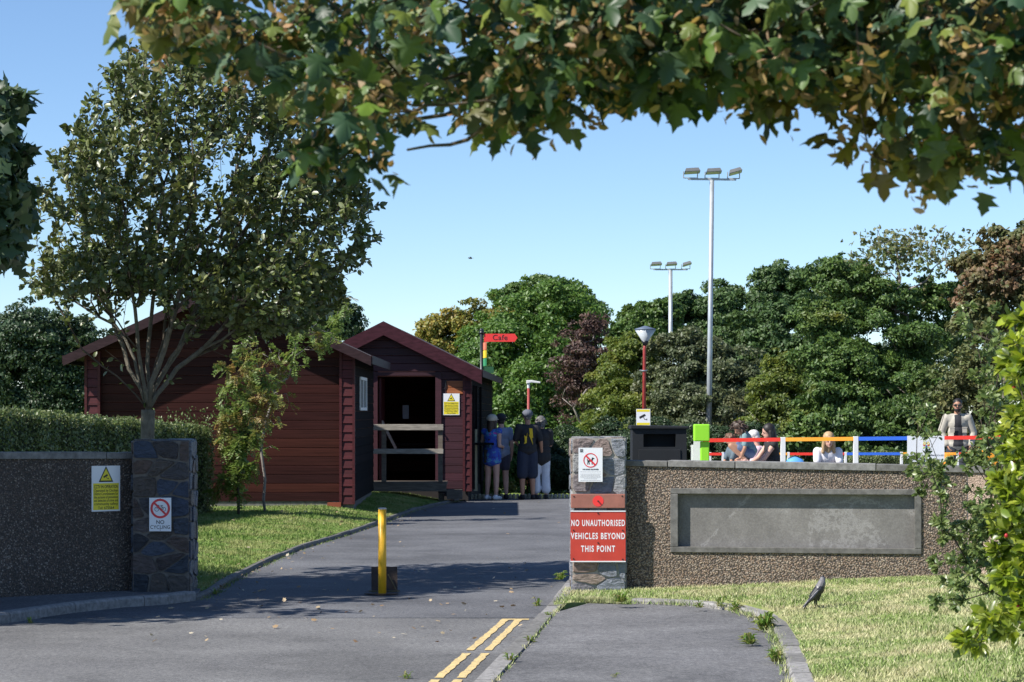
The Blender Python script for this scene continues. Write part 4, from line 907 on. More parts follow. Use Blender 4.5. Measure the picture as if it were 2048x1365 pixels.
# ---------------------------------------------------------------- behind the right wall
D_ = 28.0; s = D_/F; o = empty('litter_bin', P(1319, 0, D_)*1.0, 'large black litter bin behind the right wall', 'litter bin'); o.location.z = .14; bw = 108*s; bh = zof(853, D_)-.14
m = MB(); m.box((-bw/2, -.02, 0), (-bw*.30, .55, bh-.03)); m.box((bw*.30, -.02, 0), (bw/2, .55, bh-.03)); m.box((-bw*.3, -.0195, 0), (bw*.3, .55, bh-.24)); m.box((-bw*.3, -.0195, bh-.09), (bw*.3, .55, bh-.0305)); m.box((-bw*.3, .2, bh-.24), (bw*.3, .55, bh-.09)); m.build('body', M['navy'], o)
m = MB(); m.prism([(-bw/2-.02,-.05,bh-.03), (bw/2+.02,-.05,bh-.03), (bw/2+.02,-.05,bh), (-bw/2-.02,-.05,bh+.012)], (0,.64,0)); m.build('lid', M['navy'], o, bevel=.006)
m = MB(); m.box((-bw/2+.07, -.032, bh-.75), (bw/2-.07, -.021, bh-.27)); m.build('door', M['navy'], o, bevel=.004)
D_ = 30.6; s = D_/F; o = empty('green_pad', (P(1403, 0, D_).x, D_, .14), 'bright green padded post at the corner of the play area fence', 'padded post'); zt = zof(849, D_)-.14
m = MB(); m.box((-15.5*s, -.09, zt-34*s), (15.5*s, .1, zt)); m.build('pad', M['green'], o, bevel=.012)
m = MB(); m.box((-2*s, -.05, 0), (15*s, .09, zt-34.5*s)); m.build('pad', M['green'], o, bevel=.01)
def rail_fence(name, label, D0_, D1_, posts, rails, yb, hpx, wp, two=True, Dz=None):
    """posts: photo columns; rails: (col0, col1, material); yb: row of the rail top at both ends"""
    Df = lambda px: D0_+(D1_-D0_)*(px-posts[0])/(posts[-1]-posts[0]); yt = lambda px: yb[0]+(yb[1]-yb[0])*(px-posts[0])/(posts[-1]-posts[0])
    o = empty(name, (P(posts[0], 0, Df(posts[0])).x, Df(posts[0]), .14), label, 'fence'); ox, oy, oz = o.location
    for px in posts:
        D = Df(px); x = (px-1024)/F*D; zt = zof(yt(px)-1, D); m = MB(); m.box((x-wp/2-ox, D-wp/2-oy, -.0), (x+wp/2-ox, D+wp/2-oy, zt-oz)); m.build('post', M['white'], o, bevel=.004)
    for c0, c1, mt in rails:
        for dz in (0, ) + ((-.62,) if two else ()):
            Da, Db = Df(c0), Df(c1); xa, xb = (c0-1024)/F*Da, (c1-1024)/F*Db; za, zb_ = zof(yt(c0), Da)+dz, zof(yt(c1), Db)+dz; hr = hpx/F*Da; m = MB()
            m.prism([(xa-ox, Da-oy-.03, za-hr-oz), (xb-ox, Db-oy-.03, zb_-hr-oz), (xb-ox, Db-oy-.03, zb_-oz), (xa-ox, Da-oy-.03, za-oz)], (0, .05, 0)); m.build('rail', mt, o)
    return o
rail_fence('rail_fence', 'nearer play area fence with red, orange and blue top rails on white posts', 31.2, 30.2, [1399, 1566, 1711.5, 1868, 2030], [(1405, 1560, M['red']), (1571, 1706, M['orange']), (1717, 1863, M['blue']), (1873, 2026, M['red'])], (877.5, 871), 7.4, .062, two=False)
# wide white end board of the fence
D_ = 31.0; s = D_/F; o = empty('white_board', (P(1396, 0, D_).x, D_, .14), 'narrow white upright board beside the green pad', 'board'); m = MB(); m.box((-10*s, -.13, 0), (8*s, -.10, zof(878, D_)-.14)); m.box((-15*s, -.12, 0), (-10.4*s, -.09, zof(890, D_)-.14)); m.build('panel', M['white'], o)
rail_fence('rail_fence', 'farther low fence with thin coloured rails behind the seated people', 42, 41, [1420, 1446, 1577, 1691, 1803, 1915, 2020], [(1410, 1443, M['red']), (1449, 1498, M['blue']), (1500, 1574, M['orange']), (1580, 1688, M['red']), (1694, 1800, M['blue']), (1806, 1912, M['orange']), (1918, 2016, M['red'])], (906, 905), 5.2, .045, two=False)
D_ = 30.1; s = D_/F; o = empty('white_banner', P(1851.5, 898, D_), 'white notice board with a coloured crest fixed on the nearer play fence', 'notice board')
plate('board', 74*s, 52*s, M['sign_white'], o, .012); crest(o, 1*s, 6*s, 8.5*s, -.013, [(.75,.6,.05), (.6,.05,.05), (.45,.6,.1), (.05,.12,.25)])
text('ONCHAN DISTRICT COMMISSIONERS', 4.4*s, M['ink_grey'], o, (0, -.0135, -13*s), bold=.0004); text('ONCHAN PLEASURE PARK', 5*s, M['ink_grey'], o, (0, -.0135, -22*s), bold=.0004)
for xx, ww, lb in ((1900, 14, 'orange slanted marker beside the white notice board'), (1980, 30, 'orange box half hidden by the shrub at far right')):
    D_ = 30.9; s = D_/F; o = empty('orange_box', (P(xx, 0, D_).x, D_, .14), lb, 'box'); zt = zof(908 if ww < 20 else 895, D_)-.14
    m = MB(); m.prism([(-ww*s/2, 0, zt-.62), (ww*s/2+.04, 0, zt-.62), (ww*s/2, 0, zt), (-ww*s/2, 0, zt)], (0, .25, 0)); m.box((-ww*s/2, .01, 0), (-ww*s/2+.04, .24, zt-.63)); m.box((ww*s/2, .01, 0), (ww*s/2+.04, .24, zt-.63)); m.build('body', M['orange'], o, bevel=.006)
# play table the children kneel on, bag, log edging
o = empty('play_table', (P(1478, 0, 39).x, 39.0, .14), 'white play table the curly haired girl crouches on', 'table')
m = MB(); m.box((-.42, -.35, .70), (.42, .35, .74)); m.build('tabletop', M['white'], o, bevel=.008)
for sx in (-1, 1):
    for sy in (-1, 1): m = MB(); m.box((sx*.36-.03, sy*.3-.03, 0), (sx*.36+.03, sy*.3+.03, .70)); m.build('leg', M['white'], o)
o = empty('blue_bag', (P(1590, 0, 36).x, 36, .14), 'blue rounded bag beyond the wall below the orange rail', 'bag'); m = MB(); zt = zof(914, 36)-.14
for k in range(6): pass
m.lathe((0,0,0), [(.14,0),(.2,.04),(.22,zt*.5),(.19,zt*.82),(.11,zt*.96),(.02,zt)], 18); m.build('body', plain('bag_blue', (.10,.33,.72), .6), o, smooth=True); m = MB(); m.tube([(-.1,0,zt-.03), (0,0,zt+.02), (.1,0,zt-.03)], .01, 6); m.build('strap', M['ink'], o); o.children[0].scale = (1,.7,1)
o = empty('log_edging', (-.3, 47.45, 0), 'row of pale upright log ends along the far edge of the drive', 'edging'); m = MB(); r_ = random.Random(2); x = -.75
while x < 2.6:
    w_ = r_.uniform(.062, .078); zt = .095+r_.uniform(-.008,.008); m.lathe((x+w_/2, r_.uniform(-.01,.01), 0), [(w_/2, -.3), (w_/2, zt-.025), (w_*.42, zt-.008), (w_*.2, zt), (.002, zt+.002)], 10); x += w_+.004
m.build('logs', plain('pale_logs', (.42,.38,.28), .8, .2, 9), o)
# ---------------------------------------------------------------- trees and shrubs
L = {}
L['round'] = leafmat('whitebeam_leaf', [(0.088,0.120,0.034), (0.123,0.147,0.053), (0.154,0.181,0.083), (0.072,0.109,0.028), (0.194,0.219,0.117), (0.114,0.153,0.028)], .14, .38, .9, ((.17,.17,.04), .58, .5))
L['syc'] = leafmat('sycamore_leaf', [(.025,.055,.03), (.04,.085,.045), (.10,.15,.09), (.10,.17,.025), (.03,.065,.025), (.17,.21,.04), (.045,.09,.045)], .22, .46, 1.3, ((.40,.22,.05), .62, .38), spec=.42)
L['seed'] = leafmat('sycamore_seed', [(.36,.26,.07), (.46,.27,.14), (.22,.20,.05), (.50,.33,.22), (.30,.19,.07)], .4, .6)
L['mid'] = leafmat('foliage_mid', [(0.065,0.123,0.026), (0.093,0.165,0.035), (0.128,0.202,0.046), (0.069,0.134,0.035)], .3, .5, .5, ((.26,.21,.03), .66, .55))
L['center'] = leafmat('foliage_center', [(0.066,0.139,0.023), (0.092,0.179,0.032), (0.136,0.231,0.050), (0.077,0.151,0.026)], .35, .45, .35, ((.30,.21,.03), .67, .6))
L['gold'] = leafmat('foliage_gold', [(0.242,0.220,0.033), (0.330,0.253,0.044), (0.154,0.187,0.033), (0.308,0.187,0.044), (0.187,0.220,0.044)], .3, .5, .5, ((.08,.13,.025), .52, .6))
L['hill'] = leafmat('foliage_hill', [(0.049,0.099,0.031), (0.071,0.129,0.038), (0.093,0.159,0.045), (0.055,0.105,0.032)], .25, .55, .12, ((.13,.15,.05), .6, .5))
L['greygreen'] = leafmat('foliage_greygreen', [(0.075,0.097,0.046), (0.108,0.128,0.060), (0.140,0.161,0.081), (0.065,0.093,0.035)], .28, .5, .4, ((.16,.13,.05), .62, .5))
L['bright'] = leafmat('foliage_yellowgreen', [(0.103,0.153,0.023), (0.140,0.186,0.031), (0.186,0.221,0.043), (0.084,0.127,0.023)], .4, .5, .6, ((.3,.26,.06), .62, .5))
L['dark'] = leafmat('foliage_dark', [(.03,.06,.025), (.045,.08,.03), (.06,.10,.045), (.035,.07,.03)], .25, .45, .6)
L['purple'] = leafmat('foliage_purple', [(.06,.03,.03), (.09,.045,.04), (.12,.07,.05), (.05,.03,.028)], .2, .6)
L['brown'] = leafmat('foliage_brown', [(.16,.09,.045), (.20,.12,.06), (.12,.10,.04), (.10,.12,.04), (.24,.14,.08)], .3, .55, .7, ((.10,.13,.04), .5, .8))
L['olive'] = leafmat('foliage_olive', [(0.129,0.139,0.050), (0.168,0.178,0.069), (0.099,0.129,0.040), (0.198,0.188,0.079)], .3, .55, .7, ((.08,.13,.03), .55, .7))
L['hedge'] = leafmat('hedge_leaf', [(.08,.13,.035), (.12,.17,.05), (.17,.21,.08), (.22,.25,.12), (.07,.11,.03)], .2, .4, 1.5)
L['rowan'] = leafmat('rowan_leaf', [(0.103,0.172,0.034), (0.149,0.218,0.052), (0.196,0.265,0.069), (0.115,0.184,0.034)], .35, .5, 1.6, ((.34,.15,.06), .56, .6))
L['holly'] = leafmat('glossy_leaf', [(.11,.17,.015), (.19,.27,.02), (.32,.40,.03), (.05,.09,.02), (.42,.48,.08)], .42, .3, 1.5, spec=.7)
L['small'] = leafmat('small_shrub_leaf', [(0.108,0.168,0.048), (0.156,0.216,0.066), (0.204,0.252,0.096), (0.084,0.132,0.036)], .3, .35, 1.5)
L['berry'] = plain('red_berry', (.40,.02,.03), .4)
L['weed'] = leafmat('weed_leaf', [(.12,.22,.03), (.17,.28,.05), (.24,.32,.07), (.30,.28,.10)], .35, .5)
L['dry'] = leafmat('dry_leaf', [(.30,.20,.11), (.42,.33,.22), (.22,.13,.07), (.50,.44,.34)], .1, .7)

def fol_tree(name, label, blobs_px, D, leafn, size, mat, trunk_px, cat='tree', group=None, tmpl=T_CLUMP, depth=.75, sub=30, subr=.34, zg=-.6, bark='bark', bare=0, extra=None, rnd=.65, shell=.5):
    """blobs_px: (x, y, rx, ry[, dD]) in photo pixels at distance D"""
    bl = []
    for b in blobs_px:
        dD = b[4] if len(b) > 4 else 0; Dd = D+dD; c = P(b[0], b[1], Dd); rx, ry = b[2]/F*Dd, b[3]/F*Dd
        bl.append(((c.x, c.y, c.z), (rx, (rx+ry)/2*depth, ry)))
    tx, ty = trunk_px; base = Vector(((tx-1024)/F*D, D+.3, zg)); o = empty(name, base, label, cat, 0, group)
    if D > 44 and sub < 60: leafn = int(leafn*2.1); size *= .66; tmpl = T_OVAL if D > 56 else T_LEAF; sub = int(sub*2.0); subr *= .74
    pos, nr = crown_pts(bl, leafn, sub, subr, shell=shell, rnd=rnd); ok = pos[:,2] > zg+.05; pos, nr = pos[ok], nr[ok]
    leafmesh('crown', pos-np.array(base), nr, size*rng.uniform(.6, 1.25, len(pos)), tmpl, mat, o)
    if ty is not None:
        top = Vector(((tx-1024)/F*D, D, zof(ty, D)))-base
        tg = []
        for c, r in bl:
            for q in range(max(5, int(9*r[0]/max(.5, bl[0][1][0])))): d_ = Vector(tuple(sph(1)[0])); tg.append(Vector(c)-base+Vector((d_.x*r[0], d_.y*r[1], d_.z*r[2]))*rng.uniform(.4, .92))
        st = [Vector((0,0,0)), top*.33+Vector((.03,0,0)), top*.66, top]
        ch, tips, *_ = grow(None, tg, st, step=.35, r0=.012, expo=2.3, wob=.5); branchmesh('trunk', ch, M[bark], o, n_big=7, n_small=4)
    return o
zgr = -.65
# centre mass
fol_tree('broadleaf_tree', 'broad leafy tree with the highest rounded crown behind the Cafe arrow', [(1105,650,95,92),(1010,690,100,92,-1),(1060,790,120,110,-2),(1000,880,110,120,-3),(1130,885,75,100,-2.5),(955,770,80,80,-2),(1075,905,95,90,-3.5)], 76, 52000, .20, L['center'], (1060, 830), zg=zgr, sub=34)
fol_tree('broadleaf_tree', 'golden tinged tree rising just right of the farther cabin roof', [(905,690,80,62),(960,655,75,50),(870,730,60,50),(930,760,80,70)], 84, 24000, .20, L['gold'], (900, 800), zg=zgr)
fol_tree('broadleaf_tree', 'dark leafed tree top behind the highest rounded crown', [(1100,625,95,62),(1165,650,38,50),(1040,610,55,40)], 90, 16000, .22, L['mid'], (1090, 740), zg=zgr)
fol_tree('copper_bush', 'dark purple half bare bush between the green tree masses', [(1175,715,72,80),(1150,780,50,70),(1185,655,42,30)], 70, 9000, .10, L['purple'], (1180, 860), zg=zgr, sub=60, subr=.2, tmpl=T_OVAL, shell=.1, rnd=1.0, bark='twig_grey')
fol_tree('broadleaf_tree', 'yellow green leafy tree left of the red lamp post', [(1255,770,70,80),(1225,840,60,75,-1),(1290,850,75,85,-1.5),(1275,705,45,40)], 66, 24000, .16, L['bright'], (1260, 900), zg=zgr)
fol_tree('broadleaf_tree', 'grey green dense tree behind the tall floodlight mast', [(1420,760,100,85),(1360,740,70,75),(1470,820,80,80),(1400,860,110,80,-2),(1500,770,60,60),(1330,800,55,60)], 64.5, 40000, .16, L['greygreen'], (1410, 900), zg=zgr)
fol_tree('broadleaf_tree', 'bright yellow green bushy tree right of the tall mast', [(1560,800,60,75),(1530,855,55,60),(1590,870,70,60),(1560,740,30,35)], 60, 15000, .15, L['bright'], (1560, 890), zg=zgr, tmpl=T_LEAF)
# wooded rise: several separate trees beyond
hl = [('distant dark green tree at the top of the wooded rise', [(1640,590,110,75),(1700,560,45,45)]), ('distant dark green tree on the left shoulder of the wooded rise', [(1500,615,95,62),(1560,580,60,48)]), ('distant lower tree behind the shorter floodlight mast', [(1385,650,70,60),(1440,640,60,55)]), ('distant pale tree at the left foot of the wooded rise', [(1275,650,50,40),(1320,640,45,45),(1240,680,35,35)]), ('distant dark tree in the middle of the wooded rise', [(1590,680,110,80),(1500,700,90,70)])]
for k, (lb, bl) in enumerate(hl):
    fol_tree('wooded_rise_tree', lb, bl, 128-3*k, 17000, .30, L['hill'] if k != 3 else L['mid'], (bl[0][0], bl[0][1]+60), zg=-.8, sub=44, subr=.28, group='trees on the wooded rise')
fol_tree('wooded_rise_tree', 'distant dark tree seen only through gaps behind the large sycamore', [(1700,760,130,90),(1860,740,120,90),(1780,830,160,80)], 112, 15000, .26, L['dark'], (1780, None), zg=-.8, group='trees on the wooded rise')
fol_tree('wooded_rise_tree', 'distant dark tree seen only through gaps between the centre trees', [(1050,800,150,100),(1210,830,130,100),(1380,840,130,100)], 106, 17000, .26, L['dark'], (1200, None), zg=-.8, group='trees on the wooded rise')
# big sycamore on the right with tiers
syc = fol_tree('sycamore_tree', 'large tiered sycamore behind the play fences with bare twigs at its top', [(1680,560,70,38),(1800,600,95,45),(1660,640,75,40,-1),(1755,690,120,60,-1),(1880,590,50,36),(1860,680,70,50),(1680,730,90,50,-2),(1760,800,120,70,-2),(1640,790,60,45,-2.5),(1850,770,70,55,-1),(1670,860,85,55,-3),(1800,870,100,60,-2.5),(1735,900,110,50,-3),(1620,885,55,45,-3)], 54, 62000, .135, L['mid'], (1760, 840), zg=.1, sub=22, subr=.36, tmpl=T_MAPLE)
b0 = syc.location; tg = []
for k in range(46):
    a = rng.random(); px = 1790+rng.normal()*45+ (35 if a > .5 else -20); py = 470+abs(rng.normal())*35; tg.append(P(px, py, 54+rng.normal()*.6)-b0)
for px, py in ((1935,478),(1928,490),(1910,505),(1760,455),(1755,470),(1830,452),(1880,460),(1893,452),(1770,500)): tg.append(P(px, py, 54)-b0)
st = [P(1790, 640, 54)-b0, P(1793, 600, 54)-b0, P(1800, 560, 54)-b0]
ch, tips, *_ = grow(None, tg, st, step=.12, r0=.006, expo=2.4, wob=.5); branchmesh('bare_limb', ch, M['twig_grey'], syc, n_small=4, scale=1.5)
tp = np.array([tuple(t) for t, _ in tips]); k = rng.integers(0, len(tp), 1000); pp = tp[k]+rng.normal(size=(1000,3))*.22-np.array([0,0,.12]); pp = pp[pp[:,2] < (P(0,470,54)-b0).z+.15]
leafmesh('sparse_leaves', pp, rng.normal(size=pp.shape)+np.array([0,-.3,.6]), rng.uniform(.06, .14, len(pp)), T_MAPLE, L['olive'], syc)
fol_tree('broadleaf_tree', 'brown leaved tree rising at the far right edge', [(1985,560,75,75),(2040,500,60,75),(2050,600,80,90),(1960,640,55,60)], 40, 17000, .085, L['brown'], (2010, 720), zg=.1, sub=40, subr=.3, tmpl=T_MAPLE, depth=.6, rnd=.8, shell=.25)
fol_tree('tall_shrub', 'pale olive twiggy shrub below the brown leaved tree', [(1950,740,80,80),(2020,720,70,80),(1900,800,60,55),(1985,830,90,70),(1930,870,60,40)], 47.5, 16000, .095, L['olive'], (1960, 840), cat='shrub', zg=.1, sub=60, subr=.24, tmpl=T_LEAF, depth=.5, bark='twig_grey', rnd=.8, shell=.2)
# dark low planting under the trees
low = [(985,955,90,60),(1110,940,80,70),(1200,930,80,70),(1290,930,80,60),(1400,930,80,50),(1520,920,80,45)]
for k, (x, y, rx, ry) in enumerate(low[:3]):
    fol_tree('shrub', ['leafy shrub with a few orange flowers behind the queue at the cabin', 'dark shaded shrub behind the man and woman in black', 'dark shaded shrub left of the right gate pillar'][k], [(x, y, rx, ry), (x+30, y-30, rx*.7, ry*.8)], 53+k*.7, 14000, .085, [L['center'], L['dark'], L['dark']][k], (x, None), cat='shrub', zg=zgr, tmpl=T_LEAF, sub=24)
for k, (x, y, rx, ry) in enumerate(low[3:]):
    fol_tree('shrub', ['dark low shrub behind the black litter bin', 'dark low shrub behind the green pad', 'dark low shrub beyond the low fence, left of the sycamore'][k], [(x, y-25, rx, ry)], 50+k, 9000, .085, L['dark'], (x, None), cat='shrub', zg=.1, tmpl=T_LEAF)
fol_tree('low_hedge', 'low clipped hedge beyond the thin fence left of the white notice board', [(1750,920,55,12),(1790,921,45,11),(1720,921,35,11)], 45, 4500, .05, L['hedge'], (1750, None), cat='hedge', zg=.14, tmpl=T_LEAF, sub=30, subr=.5)
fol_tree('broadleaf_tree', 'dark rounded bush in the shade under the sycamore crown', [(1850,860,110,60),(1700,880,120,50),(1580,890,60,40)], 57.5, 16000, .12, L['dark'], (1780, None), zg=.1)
fol_tree('small_bush', 'small yellow flecked bush at the feet of the queue', [(1022,976,9,10)], 49.2, 420, .05, L['gold'], (1022, None), cat='bush', zg=-.2, tmpl=T_LEAF, sub=10, subr=.6)
# left side trees
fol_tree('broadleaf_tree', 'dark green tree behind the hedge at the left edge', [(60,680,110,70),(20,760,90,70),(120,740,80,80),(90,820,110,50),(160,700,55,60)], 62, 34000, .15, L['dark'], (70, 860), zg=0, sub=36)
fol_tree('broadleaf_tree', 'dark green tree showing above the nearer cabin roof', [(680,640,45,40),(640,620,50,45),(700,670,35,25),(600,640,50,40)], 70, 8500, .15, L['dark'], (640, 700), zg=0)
# shade tree standing out of frame on the left
o = empty('shade_tree', (-9.6, 21.0, .05), 'broad dark tree out of frame at left that shades the wall and drive', 'tree')
bl = [((-8.8,20.8,5.6),(2.6,1.5,1.5)), ((-6.7,20.9,4.85),(1.5,1.1,.8)), ((-9.2,20.4,4.2),(1.9,1.5,1.4)), ((-10.8,20.6,6.3),(1.8,1.4,1.5)), ((-7.2,20.6,5.9),(1.3,1.1,.7)), ((-7.0,18.9,3.6),(1.6,1.0,.9)), ((-8.6,21.8,3.0),(1.5,1.0,.9))]
pos, nr = crown_pts(bl, 44000, 34, .38, shell=.2); leafmesh('crown', pos-np.array(o.location), nr, .16*rng.uniform(.7, 1.2, len(pos)), T_CLUMP, L['dark'], o)
tg = [Vector(c)-o.location+Vector(tuple(sph(1)[0]))*r[0]*.7 for c, r in bl for q in range(7)]
ch, *_ = grow(None, tg, [Vector((0,0,0)), Vector((.05,0,1)), Vector((.1,0,2.2))], step=.35, r0=.014, wob=.4); branchmesh('trunk', ch, M['bark'], o)
bl = []
for x, y, rx, ry in ((2,215,52,26),(-14,300,40,70),(2,395,48,42),(-18,470,40,50),(-4,515,36,22),(-60,340,70,170)): c = P(x, y, 13.0); bl.append(((c.x, c.y, c.z), (rx/F*13, .28, ry/F*13)))
o = empty('broadleaf_tree', (-4.7, 12.6, .05), 'near dark leafy branches hanging in at the left edge', 'tree')
pos, nr = crown_pts(bl, 2600, 14, .42); leafmesh('crown', pos-np.array(o.location), nr, .105*rng.uniform(.6, 1.2, len(pos)), T_CLUMP, L['dark'], o)
tg = [Vector(c)-o.location for c, r in bl]+[Vector(c)-o.location+Vector((-.4,0,-.3)) for c, r in bl]
ch, *_ = grow(None, tg, [Vector((-.3,0,0)), Vector((-.28,0,1)), Vector((-.2,0,2.0))], step=.2, r0=.008); branchmesh('trunk', ch, M['bark'], o)

# hedge behind the left wall
a = P(-160, 806, 27.5); b = P(426, 857, 36.6); hl_ = (b-a); o = empty('hedge', (a.x, a.y, 0), 'long clipped hedge behind the shaded left wall', 'hedge', math.atan2(hl_.y, hl_.x)); Lh = math.hypot(hl_.x, hl_.y)
m = MB(); hz = lambda u: a.z+(b.z-a.z)*u/Lh
m.prism([(0,.06,.0), (Lh-.08,.06,0), (Lh-.08,.06,hz(Lh)-.07), (0,.06,hz(0)-.07)], (0,1.0,0)); m.build('dark_core', plain('hedge_core', (.02,.028,.012), .95), o)  # solid dark box added inside the leaves to block the view through
n_ = 62000; u = rng.uniform(0, Lh, n_); t_ = rng.random(n_); H_ = a.z+(b.z-a.z)*u/Lh; lump = .025*np.sin(u*5.3)+.02*np.sin(u*13+1)
f_ = rng.random(n_); top = f_ < .42; end = f_ > .96
px_ = np.where(end, Lh-rng.uniform(-.03,.06,n_), u); py_ = np.where(top | end, rng.uniform(0, 1.05, n_), rng.uniform(-.03,.07,n_)+lump); pz_ = np.where(top, H_+lump+rng.uniform(-.07,.02,n_)+.03*(rng.random(n_) > .93), t_*H_)
nn_ = np.where(top[:,None], np.array([0,-.2,1.]), np.where(end[:,None], np.array([1.,0,.2]), np.array([0,-1.,.25])))+rng.normal(size=(n_,3))*.75
leafmesh('foliage', np.stack([px_, py_, pz_], 1), nn_, rng.uniform(.028,.06,n_), T_OVAL, L['hedge'], o)
o = None

# round tree in front of the hedge
D_ = 24.0; base = P(292, 882, D_); base.z = .07; root = empty('round_tree', base, 'round headed pale barked tree rising behind the left gate pillar', 'tree')
fork = P(296, 820, D_)-base
ells = [((410,330),(300,270)),((250,420),(190,190)),((600,440),(165,170)),((430,160),(220,135)),((170,560),(125,60)),((540,590),(150,85)),((400,580),(170,80))]
tg = []; K = 3000
while len(tg) < K:
    (cx, cy), (rx, ry) = ells[int(rng.choice(7, p=[.32,.14,.15,.13,.05,.13,.08]))]; d_ = sph(1)[0]*rng.uniform(.45, 1)**.45
    x, y = cx+d_[0]*rx, cy+d_[2]*ry; dep = d_[1]*1.35
    if y > 675 or (x < 300 and y > 625) or (x-272)**2/150**2+(y-700)**2/95**2 < 1: continue
    q = P(x, y, D_+.15+dep); tg.append(q-base)
tg += [P(x, y, D_)-base for x, y in ((392,665),(455,670),(520,660),(150,680),(165,640),(205,660),(210,700),(420,700),(470,720),(440,690),(60,560),(45,570),(350,760))]
st = [Vector((0,0,0)), Vector((.0,0,.5)), Vector((.01,0,1.1)), fork*.97, fork]
sx_ = [([(270,790),(235,755),(205,735),(165,700),(140,650),(110,600)],-.25), ([(282,780),(262,740),(246,690),(212,600),(185,510),(165,420)],.35), ([(287,780),(278,700),(268,620),(258,530),(252,430)],-.5), ([(296,770),(300,690),(303,600),(312,500),(325,370)],.5), ([(304,770),(328,700),(350,620),(368,530),(385,430),(405,300)],-.4), ([(308,782),(345,715),(392,650),(445,590),(505,530),(570,450)],.3), ([(312,790),(352,735),(412,695),(475,655),(545,615),(625,560)],-.15), ([(300,780),(316,720),(334,640),(342,550),(355,440)],.15), ([(310,785),(338,730),(372,670),(415,560),(455,440),(480,300)],.6), ([(284,775),(268,715),(232,650),(150,600),(85,570)],.1)]
stems = [[P(x, y, D_+dd*(i+1)/len(pl_))-base for i, (x, y) in enumerate(pl_)] for pl_, dd in sx_]
ch, tips, A_, DA_, rr_ = grow(None, tg, st, step=.16, r0=.0030, expo=2.35, turn=.5, wob=.35, lw=.5, stems=stems)
branchmesh('trunk', ch[:1], M['bark_round'], root, n_big=14, scale=1.08); branchmesh('limbs', ch[1:], M['bark_round'], root, rmin=.016, n_big=10, scale=.8)
branchmesh('branches', ch, M['twig'], root, rmax=.016, n_small=4)
pos = []; al = []
for (pts, rs) in ch[1:]:
    m_ = len(pts)
    for i in range(1, m_):
        u = i/m_
        if rs[i] > .012: continue
        for q in range(7 if u < .5 else 11):
            p = pts[i].lerp(pts[i-1], rng.random()); d_ = (pts[i]-pts[i-1]).normalized()+Vector(tuple(rng.normal(size=3)))*.7; d_.normalize()
            pos.append(p+d_*.015); al.append(d_)
pos = np.array([tuple(p) for p in pos]); al = np.array([tuple(p) for p in al]); N = len(pos)
keep = rng.random(N) < np.where((pos[:,2]+base.z < zof(590, D_)) & (pos[:,0]+base.x < P(330,0,D_).x), .4, np.where(pos[:,2]+base.z < zof(690, D_), .35, 1.0))*min(1, 135000/N); pos, al = pos[keep], al[keep]; N = len(pos)

leafmesh('leaves', pos, rng.normal(size=(N,3))*.95+np.array([-.15,-.25,.6]), rng.uniform(.042,.092,N), T_LEAF, L['round'], root, along=al, width=1.15)

# two young trees in front of the cabin
def sapling(px, pyb, D, zb, pts, leafn, label, top_px, r0=.004, mat='bark'):
    base = Vector(((px-1024)/F*D, D, zb)); o = empty('young_tree', base, label, 'tree')
    tg = []
    for (x, y, rx, ry, n) in pts:
        for q in range(n): d_ = sph(1)[0]*rng.random()**.4; tg.append(P(x+d_[0]*rx, y+d_[2]*ry, D+d_[1]*.35)-base)
    st = [Vector((0,0,0))]+[P(x, y, D)-base for x, y in top_px]
    ch, tips, *_ = grow(None, tg, st, step=.1, r0=r0, expo=2.3, wob=.5, turn=.8); branchmesh('trunk', ch, M[mat], o, n_big=8)
    tp = []; al = []
    for p_, r_ in ch[1:]:
        for i in range(max(1, len(p_)//2), len(p_)): tp.append(p_[i]); al.append(p_[i]-p_[i-1])
    tp = np.array([tuple(v_) for v_ in tp]); k = rng.integers(0, len(tp), leafn//12)
    # pinnate fronds: rows of small leaflets
    fp = tp[k]; fd = unit(rng.normal(size=(len(k),3))+np.array([0,0,-.15])); P_ = []; N_ = []; A2 = []
    up = unit(rng.normal(size=(len(k),3))*.5+np.array([0,0,1.0])); sd = unit(np.cross(fd, up)); up = np.cross(sd, fd)
    for j in range(12):
        t_ = (j//2+1)/6; s_ = 1 if j % 2 else -1; dr = np.array([0,0,-.05])*t_*t_
        P_.append(fp+fd*.15*t_+dr); A2.append(sd*s_+fd*.5); N_.append(up+rng.normal(size=up.shape)*.15)
    P_ = np.concatenate(P_); leafmesh('leaves', P_, np.concatenate(N_), .055*rng.uniform(.7, 1.2, len(P_)), T_OVAL, L['rowan'], o, along=np.concatenate(A2))
    return o
sapling(477, 1035, 36, .12, [(490,760,55,60,26),(470,860,50,50,26),(470,930,45,45,26),(455,975,35,22,12),(505,840,28,60,12),(530,790,30,70,10)], 9000, 'young feathery leaved tree on a dark thin stem, nearest the hedge', [(477,1000),(474,960),(472,900)], mat='twig')
sapling(530, 1022, 37, .17, [(560,720,70,50,22),(640,660,55,40,14),(690,610,25,30,8),(500,700,40,40,12),(550,790,35,60,14),(525,870,35,50,10),(640,690,40,12,6),(590,640,40,40,8)], 4200, 'young pale stemmed tree with reddish tips in front of the nearer cabin', [(527,1000),(530,960),(522,900),(530,850),(545,800)], mat='twig_grey')

